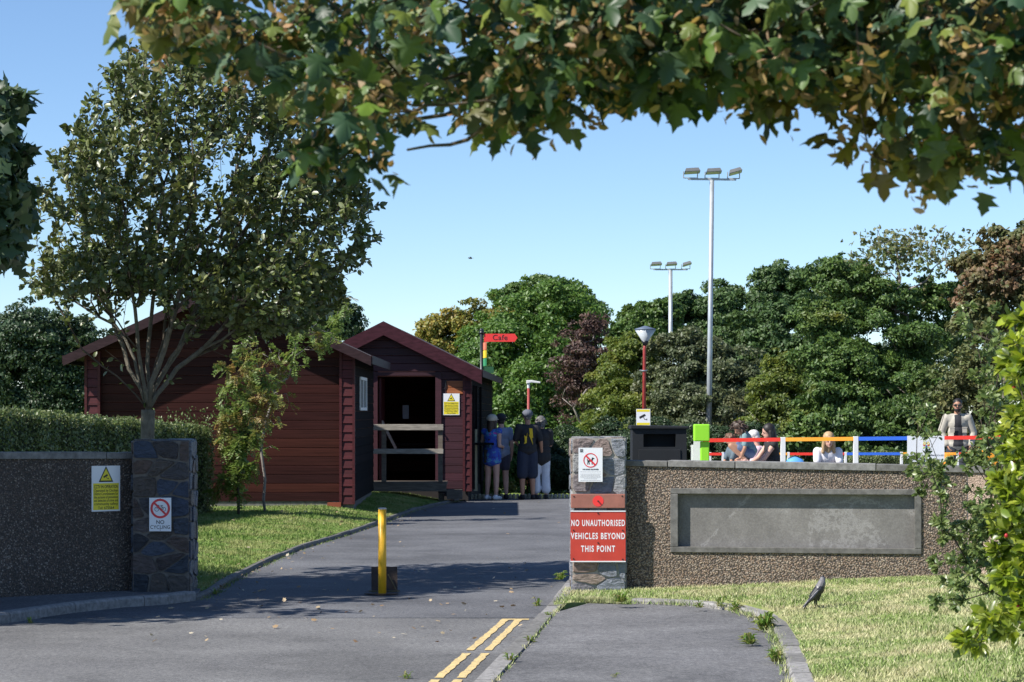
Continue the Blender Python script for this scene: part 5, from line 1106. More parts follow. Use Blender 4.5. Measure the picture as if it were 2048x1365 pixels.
# ---------------------------------------------------------------- sycamore canopy over the camera
xb = [280,300,340,420,500,560,610,640,700,770,800,860,940,1000,1040,1100,1200,1300,1380,1450,1500,1560,1640,1700,1730,1780,1840,1900,1960,2060,2300]
yb = [50,80,112,140,150,165,250,305,330,305,262,236,236,248,255,246,226,212,222,210,218,230,206,222,302,318,342,346,342,344,346]
def ybot(x): return float(np.interp(x, xb, yb))
rootp = P(2420, -330, 6.0); root = empty('sycamore_canopy', (rootp.x+.6, rootp.y, 0), 'overhanging sycamore branches with hanging leaves and winged seeds across the top', 'tree'); B0 = root.location
tg = []; 
while len(tg) < 780:
    x = rng.uniform(300, 2300); yb_ = ybot(x); y = rng.uniform(-130, yb_-25)
    if x < 640 and y < -60 : continue
    if 430 < x < 640 and -10 < y < 50 and rng.random() < .9: continue
    if x < 1000 and rng.random() < .5+.3*math.sin(x*.045)*math.sin(y*.05): continue
    if 1650 < x and 190 < y < 300 and rng.random() < .62: continue
    D_ = rng.uniform(5.0, 6.8) if y < yb_-90 else rng.uniform(5.2, 6.0)
    tg.append(P(x, y, D_)-B0)
tg += [P(x, y, 5.4)-B0 for x, y in ((320,70),(350,60),(390,15),(640,300),(680,320),(655,270),(740,330),(720,290),(1000,235),(1740,310),(1790,330),(1850,345),(1900,350),(1960,335),(2010,345))]
tg += [P(rng.uniform(1650, 2300), rng.uniform(-140, 110), rng.uniform(6.0, 6.8))-B0 for _ in range(90)]
st = [Vector((1.2,0,0)), Vector((1.1,0,1.5)), Vector((.9,0,2.6)), P(2420,-330,6)-B0, P(2150,40,6.1)-B0, P(1900,70,6.1)-B0, P(1500,40,6.1)-B0]
ch, tips, *_ = grow(None, tg, st, step=.09, r0=.0022, expo=2.5, turn=.8, wob=.5)
branchmesh('branches', ch, M['twig'], root, n_big=8, n_small=5)
m = MB(); m.tube([P(815,300,5.4)-B0, P(860,292,5.45)-B0, P(900,290,5.45)-B0, P(935,280,5.45)-B0, P(965,256,5.45)-B0, P(1000,215,5.5)-B0, P(1080,150,5.6)-B0, P(1250,90,5.9)-B0, P(1500,45,6.1)-B0], [.003,.0035,.0042,.0048,.0055,.006,.007,.009,.012], 8); m.build('branches', M['twig'], root)
pos = []; al = []; nr = []; sp_ = []; sn = []
for t_, d_ in tips:
    for q in range(int(rng.integers(6, 11))):
        out = Vector(tuple(rng.normal(size=3)*np.array([1,.8,.5])))+d_*.5; out.normalize(); ps = t_+out*rng.uniform(.02,.10)+Vector((0,0,.03))
        a_ = (out*.75+Vector((0,0,-rng.uniform(.2,1.6)))).normalized(); pos.append(tuple(ps)); al.append(tuple(a_)); nr.append(tuple(Vector((0,0,1))*.8+out*.6+Vector(tuple(rng.normal(size=3)))*.65+Vector((-.2,-.2,0))))
    for _ in range(int(rng.random() < .75)+int(rng.random() < .3)):
        c = t_+Vector(tuple(rng.normal(size=3)))*.02-Vector((0,0,.015))
        for q in range(int(rng.integers(10, 24))): sp_.append(tuple(c+Vector(tuple(rng.normal(size=3)))*.026)); sn.append(tuple(rng.normal(size=3)))
leafmesh('leaves', np.array(pos), np.array(nr), rng.uniform(.034,.082,len(pos)), T_MAPLE, L['syc'], root, along=np.array(al))
leafmesh('seeds', np.array(sp_), np.array(sn), rng.uniform(.018,.036,len(sp_)), T_LEAF, L['seed'], root, width=.9)

# ---------------------------------------------------------------- shrubs at the right edge
def near_shrub(name, label, D, tgs, rootpx, leafn, size, mat, tmpl, spread, mat_b='twig', berries=0, width=1.0, r0=.0018, thin=None):
    base = P(rootpx[0], rootpx[1], D); base.z = .1; o = empty(name, base, label, 'shrub'); T = []
    for x, y, rx, ry, n, dD in tgs:
        for q in range(n): d_ = sph(1)[0]*rng.random()**.35; T.append(P(x+d_[0]*rx, y+d_[2]*ry, D+dD+d_[1]*.28*D/7)-base)
    st = [Vector((0,0,0)), Vector((-.03,0,.25)), Vector((-.05,0,.5))]
    ch, tips, *_ = grow(None, T, st, step=.06*D/7, r0=r0, expo=2.4, wob=.5, turn=.7); branchmesh('branches', ch, M[mat_b], o, n_small=4)
    tp = []; al = []
    for p_, r_ in ch[1:]:
        for i in range(max(1, len(p_)//3), len(p_)): tp.append(tuple(p_[i])); al.append(tuple(p_[i]-p_[i-1]))
    tp = np.array(tp); al = np.array(al); k = rng.integers(0, len(tp), leafn); d_ = unit(unit(al[k]+1e-9)+rng.normal(size=(leafn,3))*.75)
    lp = tp[k]+d_*spread*rng.random((leafn,1))
    if thin:
        wp = lp+np.array(base); X_ = 1024+F*wp[:,0]/wp[:,1]; Y_ = YH-F*(wp[:,2]-HC)/wp[:,1]; pk = np.ones(leafn)
        for x0, x1, y0, y1, q in thin: pk[(X_ > x0) & (X_ < x1) & (Y_ > y0) & (Y_ < y1)] = q
        ok = rng.random(leafn) < pk; lp, d_ = lp[ok], d_[ok]
    leafn = len(lp); leafmesh('leaves', lp, rng.normal(size=(leafn,3))*.7+np.array([-.2,-.2,.8]), size*rng.uniform(.6, 1.2, leafn), tmpl, mat, o, along=d_, width=width)
    if berries:
        m = MB(); r_ = random.Random(4)
        for q in range(berries):
            i = r_.randrange(len(tp)); m = MB(); m.ell(tuple(Vector(tuple(tp[i]))+Vector((r_.uniform(-.02,.02), -.03, r_.uniform(-.03,.0)))), (.0075,.0075,.009), 8, 6); m.build('berry', L['berry'], o, smooth=True)
    return o
near_shrub('glossy_shrub', 'near glossy yellow green shrub with red berries at the right edge', 9.4, [(2045,680,26,80,14,0),(2048,800,45,110,30,0),(2042,950,50,110,34,0),(2035,1080,52,90,26,0),(2040,1180,52,70,20,0),(1995,1240,55,40,12,0),(1950,1285,34,22,7,0),(2090,900,60,260,34,.3),(2085,1200,40,90,10,.2)], (2330, 1330), 4600, .056, L['holly'], T_LEAF, .02, berries=16, width=1.05)
near_shrub('small_leaved_shrub', 'loose small leaved shrub spilling in front of the right wall end', 13.5, [(1990,700,60,80,26,0),(1985,800,50,60,22,0),(2000,900,55,70,34,0),(1950,915,50,30,8,0),(1860,920,50,14,6,0),(1880,940,60,15,8,0),(1985,1010,60,70,34,0),(1915,1060,45,60,18,0),(1870,980,35,40,8,0),(1975,1110,70,70,38,0),(1920,1130,50,60,16,0),(2030,1180,50,70,20,0),(1900,1190,40,35,8,0),(1860,830,60,14,4,0),(1940,560*0+640,20,30,6,0)], (2120, 1240), 8500, .036, L['small'], T_LEAF, .03, width=1.2, r0=.0022, thin=[(1868,1962,785,900,.10),(1805,1890,865,935,.3),(1700,1868,780,935,.55)])

# ---------------------------------------------------------------- weeds, litter
def rosette(name, x, y, z, n, ln, label, mat=L['weed'], upright=1.3, wd=.30):
    o = empty(name, (x, y, z), label, 'weed'); m = MB(); r_ = random.Random(int(x*1000+y*100))
    for k in range(n):
        a = r_.uniform(0, 6.28); l_ = ln*.82*r_.uniform(.4, 1.2); u = r_.uniform(.1, 1)*upright; d_ = Vector((math.cos(a), math.sin(a), 0)); s_ = Vector((-d_.y, d_.x, 0))*l_*wd*.5
        b_ = Vector((r_.uniform(-1,1), r_.uniform(-1,1), 0))*ln*.25
        c1 = b_+d_*l_*.45+Vector((0,0,l_*u)); c2 = b_+d_*l_+Vector((0,0,l_*u*r_.uniform(.5,1.2)))
        m.add([b_, c1-s_, c1+s_, c2, c1+Vector((0,0,-.1*l_))], [(0,1,4),(0,4,2),(1,3,4),(4,3,2)])
    m.build('leaves', mat, o); return o
for k, (px, py, z, n, ln, lb, gp) in enumerate([(1242,1205,.07,60,.09,'green weed tuft on the lawn edge at the back of the pavement',0), (1528,1262,.03,90,.13,'large bright green weed clump at the right corner of the pavement',0), (1500,1290,.03,50,.09,'weed spilling onto the pavement beside the largest clump',0), (1550,1325,.03,60,.09,'reddish tipped weed against the right kerb of the pavement',0),
    (1470,1222,.04,50,.09,'feathery weed on the kerb right of the stone edging',0), (1400,1216,.05,36,.06,'small weed in the middle of the back kerb stones',0), (1060,1285,.02,30,.06,'moss and weed tuft halfway along the yellow line kerb',0), (1020,1325,.02,34,.06,'weed tuft near the bottom of the yellow line kerb',0), (1096,1232,.03,26,.05,'low weed in the joint just below the lawn corner',0), (1120,1160,.03,60,.09,'dry weed at the foot of the right pillar',0),
    (1074,1213,.0,30,.07,'yellow flowered weed beside the kerb below the right pillar',0), (60,1247,.0,26,.05,'small bright weed in the gutter at lower left',0), (430,1190,.0,26,.05,'small weed in the shaded gutter beside the left pillar',0), (1230,1355,.02,18,.04,'tiny sprout growing through the pavement at the bottom',0), (812,1358,.0,26,.05,'small weed tuft on the road at the bottom centre',0), (1440,1214,.05,24,.08,'thin weed between the two back kerb stones',0)]):
    x, y = G(px, py, z); rosette('weed', x, y, z, n, ln, lb)
# fallen leaves and chips on the drive
pts = []
for k in range(240):
    if rng.random() < .72: px, py = rng.uniform(395, 1120), 1000+ rng.random()**.7*230
    else: px, py = rng.uniform(300, 1060), rng.uniform(1200, 1290)
    x, y = G(px, py)
    if k % 3 == 0:
        i = int(rng.integers(6, len(KL)-1)); x = KL[i][0]+rng.normal()*.12; y = KL[i][1]+rng.uniform(-1.5, 1.5)
        x = kerbx(KL, y)+abs(rng.normal())*.22-.05
    z = float(zl(x, y)[0])+.03 if x < kerbx(KL, y) and y > 22 else .012
    pts.append((x, y, max(z, .018)))
for k in range(60):
    x, y = rng.uniform(-3.2, -1.4), rng.uniform(25, 38)
    if x < kerbx(KL, y): pts.append((x, y, float(zl(x, y)[0])+.035))
pts = np.array(pts); ob = leafmesh('fallen_leaves', pts, rng.normal(size=pts.shape)*.35+np.array([0,0,1.]), rng.uniform(.018,.06,len(pts)), T_CLUMP, L['dry']); tag(ob, 'dry fallen leaves scattered over the drive and the lawn edge', 'leaf litter', kind='stuff')
# ---------------------------------------------------------------- people
def remeshed(mb, name, mats, parent, vox=.010, it=4, paint=None):
    o = mb.build(name, mats[0]); md = o.modifiers.new('r', 'REMESH'); md.mode = 'VOXEL'; md.voxel_size = vox; md.use_smooth_shade = True
    sm_ = o.modifiers.new('s', 'SMOOTH'); sm_.iterations = it; sm_.factor = .5
    dg = bpy.context.evaluated_depsgraph_get(); me = bpy.data.meshes.new_from_object(o.evaluated_get(dg)); old = o.data; o.modifiers.clear(); o.data = me; bpy.data.meshes.remove(old)
    me.materials.clear()
    for m_ in mats: me.materials.append(m_)
    if paint:
        mi = [paint(p.center) for p in me.polygons]; me.polygons.foreach_set('material_index', mi)
    me.polygons.foreach_set('use_smooth', [True]*len(me.polygons)); o.parent = parent; return o
SK = {'fair': plain('skin_fair', (.58,.34,.26), .55, .06, 5), 'tan': plain('skin_tan', (.42,.22,.14), .55, .06, 5)}
def V3(*a): return Vector(a)
def lerp(a, b, t): return a+(b-a)*t
def hand(mb, w, d, pn, s=1.0, curl=.5):
    """w wrist, d direction, pn palm normal"""
    d = d.normalized(); pn = (pn-d*pn.dot(d)).normalized(); sd = d.cross(pn)
    for k, off in enumerate((-.030,-.010,.010,.028)): mb.cap(w+d*.01*s+sd*off*.5*s, .017*s, w+d*.085*s+sd*off*s, .0115*s, 8)
    for k, (off, l_) in enumerate(((-.030,.060),(-.010,.072),(.010,.068),(.028,.052))):
        a = w+d*.088*s+sd*off*s; b = a+(d*(1-curl*.3)+pn*curl*.6).normalized()*l_*.55*s; c = b+(d*(1-curl)+pn*curl*1.3).normalized()*l_*.5*s
        mb.cap(a, .0098*s, b, .0088*s, 8); mb.cap(b, .0088*s, c, .0075*s, 8)
    a = w+d*.03*s-sd*.026*s; b = a+(d*.7-sd*.75+pn*.3).normalized()*.04*s; mb.cap(a, .013*s, b, .0105*s, 8); mb.cap(b, .0105*s, b+(d+pn*.4).normalized()*.03*s, .0085*s, 8)
def person(loc, rz, J, skin, label, garments, hair=None, hatf=None, feet=None, s=1.0, group=None, face=True, vox=.010, headdir=V3(0,-1,0), female=False, beard=False, glasses=False):
    """J: joints in local metres, facing -Y, feet at z=0; garments: (name, colour material, function(mb, J))"""
    o = empty('person', loc, label, 'person', rz, group); o.scale = (s, s, s); b = MB(); g = (lambda k: J[k])
    hc, nk = J['head'], J['neck']; sw = .92 if female else 1.0
    hd = headdir.normalized(); up = (hc-nk).normalized(); rt = hd.cross(up).normalized(); up = rt.cross(hd)
    rot = Matrix((rt, -hd, up)).transposed()
    b.ell(hc+up*.025, (.074,.092,.098), 16, 12, rot); b.ell(hc+hd*.022-up*.045, (.056,.066,.070), 14, 10, rot)
    b.cap(hc-up*.03-hd*.02, .053*sw, nk, .058*sw, 12)
    b.cap(hc+hd*.088+up*.012, .0095, hc+hd*.106-up*.022, .0145, 8); b.ell(hc+hd*.080-up*.048, (.024,.014,.010), 10, 6, rot); b.ell(hc+hd*.070-up*.088, (.026,.022,.02), 10, 6, rot)
    for q in (-1, 1): b.ell(hc+rt*q*.076-hd*(-.0)+up*(-.005)+hd*(-.01), (.010,.018,.030), 8, 6, rot)
    ch, pv = J['chest'], J['pelvis']; ax = (nk-pv).normalized(); sh = (J['shoR']-J['shoL']); sx = sh.normalized(); tw = Matrix((sx, ax.cross(sx).normalized(), ax)).transposed()
    b.ell(lerp(pv, nk, .70), (.155*sw,.108,.16), 16, 10, tw); b.ell(lerp(pv, nk, .42), (.132*sw,.10,.16), 16, 10, tw); b.ell(lerp(pv, nk, .06), (.158,.115,.13), 16, 10, tw)
    b.cap(nk-ax*.02, .056, lerp(J['shoR'], J['shoL'], .35), .05); b.cap(nk-ax*.02, .056, lerp(J['shoL'], J['shoR'], .35), .05)
    for q in 'RL':
        b.cap(lerp(ch, J['sho'+q], .6), .062, J['sho'+q], .056*sw); b.cap(J['sho'+q], .054*sw, J['elb'+q], .040*sw); b.cap(J['elb'+q], .041*sw, J['wri'+q], .028*sw)
        dd = (J['wri'+q]-J['elb'+q]).normalized(); hand(b, J['wri'+q], J.get('hdir'+q, dd), J.get('palm'+q, V3(0,-1,0)), .95*sw, .6)
        b.cap(J['hip'+q], .092, J['kne'+q], .058); b.cap(J['kne'+q], .057, lerp(J['kne'+q], J['ank'+q], .3), .058); b.cap(lerp(J['kne'+q], J['ank'+q], .3), .058, J['ank'+q], .036)
        fd = J.get('foot'+q, V3(0,-1,0)).normalized(); b.cap(J['ank'+q]+V3(0,0,-.045)-fd*.03, .034, J['ank'+q]+V3(0,0,-.058)+fd*.13, .026)
    remeshed(b, 'body', [skin], o, vox)
    for nm, mt, fn in garments:
        m_ = MB(); kind = fn(m_, J, tw, ax); ob = remeshed(m_, nm, mt if isinstance(mt, list) else [mt], o, vox*1.1, 2, kind if callable(kind) else None)
    if hair:
        hm, fn = hair; m_ = MB(); fn(m_, hc, up, hd, rt, rot); remeshed(m_, 'hair', [hm], o, vox, 1)
    if hatf:
        hm, fn = hatf; m_ = MB(); fn(m_, hc, up, hd, rt, rot); remeshed(m_, 'cap', [hm], o, vox*.8, 1)
    if face:
        for q in (-1, 1):
            m_ = MB(); m_.ell(hc+hd*.0885+rt*q*.032+up*.012, (.013,.006,.007), 10, 6, rot); m_.build('eye', M['ink'], o, smooth=True)
        m_ = MB(); m_.ell(hc+hd*.0935-up*.047, (.022,.006,.006), 10, 6, rot); m_.build('lips', plain('lips', (.42,.13,.12), .5), o, smooth=True)
    if glasses:
        m_ = MB()
        for q in (-1, 1): m_.ell(hc+hd*.098+rt*q*.034+up*.012, (.030,.008,.021), 12, 8, rot); m_.tube([hc+hd*.095+rt*q*.06+up*.018, hc-hd*.0+rt*q*.085+up*.015], .004, 6)
        m_.tube([hc+hd*.10-rt*.02+up*.018, hc+hd*.10+rt*.02+up*.018], .005, 6); m_.build('sunglasses', M['ink'], o, smooth=True)
    if beard:
        m_ = MB(); m_.ell(hc+hd*.035-up*.072, (.058,.062,.042), 12, 8, rot); m_.ell(hc+hd*.092-up*.034, (.028,.012,.008), 10, 6, rot); m_.build('beard', plain('beard_black', (.02,.015,.012), .8), o, smooth=True)
    return o
def stand(h=1.72, lean=0, arm=None):
    k = h/1.72
    J = dict(head=V3(0,-.02,1.60), neck=V3(0,.01,1.46), chest=V3(0,0,1.30), pelvis=V3(0,0,.95))
    for q, s_ in (('R',-1), ('L',1)):
        J['sho'+q] = V3(s_*.175, .01, 1.40); J['elb'+q] = V3(s_*.225, .02, 1.13); J['wri'+q] = V3(s_*.235, -.06, .89); J['palm'+q] = V3(-s_,0,0)
        J['hip'+q] = V3(s_*.085, 0, .90); J['kne'+q] = V3(s_*.10, -.01, .49); J['ank'+q] = V3(s_*.105, .02, .09); J['foot'+q] = V3(s_*.15,-1,0)
    return {a: (b*k if a not in ('footR','footL','palmR','palmL') else b) for a, b in J.items()}
def g_tee(slv=.45, length=.0, off=.014, flare=0):
    def fn(m, J, tw, ax):
        nk, pv, ch = J['neck'], J['pelvis'], J['chest']
        m.ell(lerp(pv, nk, .70), (.155+off,.108+off,.16+off*.5), 16, 10, tw); m.ell(lerp(pv, nk, .40), (.150+off,.112+off,.17), 16, 10, tw); m.ell(lerp(pv, nk, .16), (.172+off,.128+off,.12), 16, 10, tw); m.ell(lerp(pv, nk, .02-length*.5), (.178+off,.132+off,.10+length*.3), 16, 10, tw); m.ell(lerp(pv, nk, .06-length), (.162+off+flare,.118+off+flare,.12+length*.3), 16, 10, tw)
        for q in 'RL':
            m.cap(lerp(ch, J['sho'+q], .5), .064+off, J['sho'+q], .056+off)
            if slv > 0: m.cap(J['sho'+q], .058+off, lerp(J['sho'+q], J['elb'+q], min(1, slv*2)), .046+off)
            if slv > .5: m.cap(J['elb'+q], .046+off, lerp(J['elb'+q], J['wri'+q], (slv-.5)*1.9), .036+off)
            m.cap(nk-ax*.045, .052+off*.3, lerp(J['sho'+q], nk, .3)-ax*.015, .045+off)
    return fn
def g_legs(to=.45, off=.014, flare=.0):
    def fn(m, J, tw, ax):
        pv, nk = J['pelvis'], J['neck']; m.ell(lerp(pv, nk, .05), (.160+off,.117+off,.13), 16, 10, tw)
        for q in 'RL':
            if to <= .5: m.cap(J['hip'+q], .096+off, lerp(J['hip'+q], J['kne'+q], to*2), .080+off+flare)
            else: m.cap(J['hip'+q], .096+off, J['kne'+q], .066+off); m.cap(J['kne'+q], .066+off, lerp(J['kne'+q], J['ank'+q], (to-.5)*2), .056+off+flare)
    return fn
def g_shoes(off=.010):
    def fn(m, J, tw, ax):
        for q in 'RL':
            fd = J.get('foot'+q, V3(0,-1,0)).normalized(); a = J['ank'+q]; m.cap(a+V3(0,0,-.046)-fd*.04, .040+off*.5, a+V3(0,0,-.056)+fd*.14, .030+off*.5); m.cap(a+V3(0,0,-.01), .042, a+V3(0,0,-.05), .042)
    return fn
def h_long(drop=.30, vol=.0, back=.06):
    def fn(m, hc, up, hd, rt, rot):
        m.ell(hc+up*.045-hd*.022, (.088+vol,.098+vol,.092+vol), 16, 10, rot); 
        for q in (-1, 1): m.cap(hc+rt*q*.070-hd*.02, .034+vol*.6, hc+rt*q*(.085+vol)-hd*.03+V3(0,0,-drop), .026+vol*.5)
        m.cap(hc-hd*.06, .060+vol, hc-hd*(.06+back)+V3(0,0,-drop), .05+vol*.6)
    return fn
def h_short(vol=0.0):
    def fn(m, hc, up, hd, rt, rot): m.ell(hc+up*.056-hd*.012, (.084+vol,.098+vol,.084+vol), 16, 10, rot); m.ell(hc-hd*.045, (.072+vol,.058+vol,.075+vol), 14, 8, rot)
    return fn
def h_curly(vol=.03, n=70, drop=.1, seed=1):
    def fn(m, hc, up, hd, rt, rot):
        r_ = random.Random(seed); h_short(.004)(m, hc, up, hd, rt, rot)
        for k in range(n):
            d_ = Vector((r_.gauss(0,1), r_.gauss(0,1), r_.gauss(0,1))).normalized()
            if d_.dot(hd) > .35 and d_.dot(up) < .5: continue
            p = hc+up*.03-hd*.02+d_*(.085+vol*r_.random()); q = p+d_*vol+V3(r_.gauss(0,.02), r_.gauss(0,.02), -drop*r_.random()); m.cap(p, .017, q, .010, 6)
    return fn
def cap_hat(back=False):
    def fn(m, hc, up, hd, rt, rot):
        m.ell(hc+up*.066-hd*.018, (.106,.122,.088), 16, 10, rot); 
        for q in (-.045, 0, .045): m.cap(hc+hd*.08+up*.055+rt*q, .012, hc+hd*(.165-abs(q)*.4)+up*.045+rt*q, .010, 8)
    return fn
HC_ = {k: plain('hair_'+k, c, .55, .25, 30) for k, c in dict(black=(.018,.014,.013), dbrown=(.05,.028,.018), brown=(.13,.07,.04), grey=(.12,.115,.11), white=(.62,.60,.58), blond=(.42,.28,.15)).items()}
def cloth(n, c, r=.8): return plain('cloth_'+n, c, r, .1, 12, bmp=.2)
# the queue at the hatch: all in the cabin's shade
Dq = 48.2; sq = Dq/F
def qpos(px, D, z=0.006): return Vector(((px-1024)/F*D, D, z))
# woman in a pale cap, tie-dye dress, white trainers, facing away left
J = stand(1.62); J['elbR'] = J['shoR']+V3(-.04,.06,-.27); J['wriR'] = V3(-.16,-.16,1.02); J['hdirR'] = V3(.5,-.8,0); J['elbL'] = J['shoL']+V3(.10,-.06,-.24); J['wriL'] = V3(.16,-.24,1.33)
m_, n_, l_, b_ = newmat('cloth_tiedye'); v_ = tc(n_, l_); f_ = noise(n_, l_, v_, 9, 4, .7); r_ = ramp(n_, [(.34, (.05,.03,.28)), (.44, (.03,.12,.55)), (.52, (.05,.05,.40)), (.57, (.10,.45,.60)), (.62, (.04,.06,.45)), (.68, (.65,.08,.35)), (.75, (.08,.1,.5))]); l_.new(f_, r_.inputs[0]); l_.new(r_.outputs[0], b_.inputs['Base Color']); b_.inputs['Roughness'].default_value = .8; M['tiedye'] = m_
def dress(m, J, tw, ax):
    g_tee(0, .0, .012)(m, J, tw, ax); pv, nk = J['pelvis'], J['neck']; m.ell(pv-ax*.03, (.20,.155,.18), 16, 10, tw); m.ell(pv-ax*.14, (.195,.16,.12), 16, 10, tw)
person(qpos(984, 46.95), R(150), J, SK['fair'], 'woman in a pale cap and blue tie dye dress with white trainers at the cabin', [('dress', M['tiedye'], dress), ('shoes', cloth('white', (.75,.76,.78)), g_shoes())], (HC_['dbrown'], h_long(.46, .006, .03)), (cloth('cream', (.50,.46,.38)), cap_hat()), group='queue at the cabin hatch', female=True)
bg_ = empty('shoulder_bag', qpos(973, 46.9, .72), 'dark shoulder bag held by the woman in the tie dye dress', 'bag'); m = MB(); m.box((-.05,-.06,0), (.06,.08,.26)); m.build('body', cloth('bag', (.02,.02,.02)), bg_, bevel=.02); m = MB(); m.tube([(0,0,.25),(.03,0,.42),(.08,0,.56)], .01, 6); m.build('strap', M['ink'], bg_)
J = stand(1.64); J['elbL'] = J['shoL']+V3(.06,-.12,-.24); J['wriL'] = V3(.08,-.26,1.30); J['hdirL'] = V3(0,-.2,1)
person(qpos(1002, 47.25), R(195), J, SK['fair'], 'dark capped person in a pale top mostly hidden behind the tie dye dress', [('top', cloth('paleblue', (.25,.30,.42)), g_tee(.3, .05)), ('shorts', cloth('shorts', (.05,.05,.08)), g_legs(.3)), ('shoes', cloth('black', (.02,.02,.022)), g_shoes())], (HC_['black'], h_short()), (cloth('blackcap', (.02,.02,.025)), cap_hat()), group='queue at the cabin hatch')
J = stand(1.72); J['elbR'] = J['shoR']+V3(-.08,.03,-.27); J['wriR'] = J['elbR']+V3(-.05,-.10,-.22); J['elbL'] = J['shoL']+V3(.06,-.05,-.26); J['wriL'] = V3(.14,-.26,1.08)
mn = person(qpos(1055, 46.9), R(-165), J, SK['tan'], 'man in a black T shirt with yellow back print, grey cap and navy shorts', [('t_shirt', cloth('black2', (.018,.018,.022)), g_tee(.42, .02, .018)), ('shorts', cloth('navyshorts', (.02,.028,.055)), g_legs(.49, .022, .012)), ('shoes', cloth('black3', (.02,.02,.022)), g_shoes())], (HC_['grey'], h_short(-.006)), (cloth('greycap', (.10,.11,.14)), cap_hat()), group='queue at the cabin hatch')
m = MB()
for pp in ([(-.03,1.38),(.035,1.385),(.02,1.26),(.04,1.26),(-.045,1.06),(-.02,1.20),(-.045,1.20)], [(.07,1.30),(.09,1.22),(.13,1.25),(.12,1.12),(.14,1.08),(.085,1.10),(.08,1.2)]):
    q = [(x-.03, .128+.0*z, z) for x, z in pp]; m.prism(q, (0, .012, 0))
m.build('back_print', cloth('yellowprint', (.75,.50,.02)), mn)
J = stand(1.60); J['elbL'] = J['shoL']+V3(.04,-.10,-.24); J['wriL'] = V3(.1,-.28,1.10); J['elbR'] = J['shoR']+V3(-.04,-.08,-.25); J['wriR'] = V3(-.12,-.28,1.08)
person(qpos(1082, 47.15), R(-170), J, SK['fair'], 'grey haired woman in a black top and white cropped trousers', [('top', cloth('black4', (.018,.018,.022)), g_tee(.4, .20, .022, .02)), ('trousers', cloth('whitetrousers', (.62,.66,.74)), g_legs(.86, .016, .02)), ('shoes', cloth('black5', (.02,.02,.022)), g_shoes())], (HC_['grey'], h_curly(.015, 60, .06, 3)), group='queue at the cabin hatch', female=True)
# play area people
def seated(seat=.42, lean=.3, h=1.66, armf=None):
    J = dict(pelvis=V3(0,0,seat+.09)); ax = V3(0,-math.sin(lean),math.cos(lean)); p = J['pelvis']; J['neck'] = p+ax*.51; J['chest'] = p+ax*.36; J['head'] = J['neck']+(ax*.6+V3(0,-.1,.4)).normalized()*.15
    for q, s_ in (('R',-1), ('L',1)):
        J['sho'+q] = p+ax*.45+V3(s_*.17,0,0); J['elb'+q] = J['sho'+q]+V3(s_*.03,-.10,-.25); J['wri'+q] = J['elb'+q]+V3(-s_*.07,-.16,-.14); J['palm'+q] = V3(0,0,-1)
        J['hip'+q] = p+V3(s_*.09,-.02,-.02); J['kne'+q] = V3(s_*.12,-.44,seat+.05); J['ank'+q] = V3(s_*.12,-.42,.09); J['foot'+q] = V3(0,-1,0)
    return J
def bench(x, y, lb, h=.42):
    o = empty('bench', (x, y, .14), lb, 'bench'); m = MB(); m.box((-.4,-.15,h-.05), (.4,.2,h)); m.build('seat', M['wood_grey'], o); 
    for q in (-.33, .29): m = MB(); m.box((q,-.12,0), (q+.05,.17,h-.051)); m.build('leg', M['wood_deck'], o)
x = P(1656, 0, 39.4).x; J = seated(.42, .42); J['head'] = J['neck']+V3(0,-.10,.13); 
for q, s_ in (('R',-1), ('L',1)): J['elb'+q] = J['sho'+q]+V3(s_*.02,-.10,-.26); J['wri'+q] = J['elb'+q]+V3(-s_*.03,-.12,-.22)
person((x, 39.6, .14), 0, J, SK['fair'], 'blond woman in a white top sitting facing us under the orange rail', [('top', cloth('whitetop', (.72,.70,.74)), g_tee(.3, 0, .016)), ('trousers', cloth('darkjeans', (.03,.035,.05)), g_legs(.9)), ('shoes', cloth('w2', (.5,.5,.5)), g_shoes())], (HC_['blond'], h_long(.20, .006, .02)), female=True, headdir=V3(.05,-1,-.25))
bench(x, 39.65, 'weathered bench under the seated blond woman')
# curly girl crouching on the table
J = dict(pelvis=V3(.10,.05,.20), neck=V3(-.03,-.02,.55), chest=V3(0,0,.42), head=V3(-.12,-.05,.64))
for q, s_ in (('R',-1), ('L',1)):
    J['sho'+q] = V3(-.02,-.02+s_*.13,.50); J['elb'+q] = V3(-.03,-.10+s_*.12,.28); J['wri'+q] = V3(-.10,-.10+s_*.08,.10); J['palm'+q] = V3(0,0,-1); J['hdir'+q] = V3(-.9,0,-.3)
    J['hip'+q] = V3(.08,.02+s_*.09,.18); J['kne'+q] = V3(-.28,-.02+s_*.13,.36+.04*s_); J['ank'+q] = V3(-.02,-.04+s_*.13,.075); J['foot'+q] = V3(-1,0,0)
px_ = P(1490, 0, 39).x
person((px_, 38.95, .885), 0, J, SK['tan'], 'girl with wild curly dark hair crouching on the white play table', [('t_shirt', cloth('teal', (.17,.27,.29)), g_tee(.35, 0, .010)), ('shorts', cloth('denim', (.10,.14,.24)), g_legs(.3, .010)), ('shoes', cloth('w3', (.5,.3,.25)), g_shoes(0))], (HC_['dbrown'], h_curly(.055, 120, .12, 7)), s=.86, headdir=V3(-.7,-.3,-.6), female=True)
x = P(1462, 0, 40.2).x; J = seated(.55, .25)
person((x+.12, 40.3, .22), R(75)*-1, J, SK['tan'], 'brown haired child bending beside the curly haired girl', [('top', cloth('teal2', (.10,.14,.17)), g_tee(.35)), ('shorts', cloth('denim2', (.06,.08,.12)), g_legs(.3)), ('shoes', cloth('w4', (.3,.3,.3)), g_shoes())], (HC_['brown'], h_curly(.035, 80, .08, 9)), s=.80, headdir=V3(.2,-.8,-.5), female=True)
bench(x+.12, 40.35, 'weathered bench beside the play table', .55*.8+.08)
x = P(1541, 0, 40.0).x; J = seated(.44, .45)
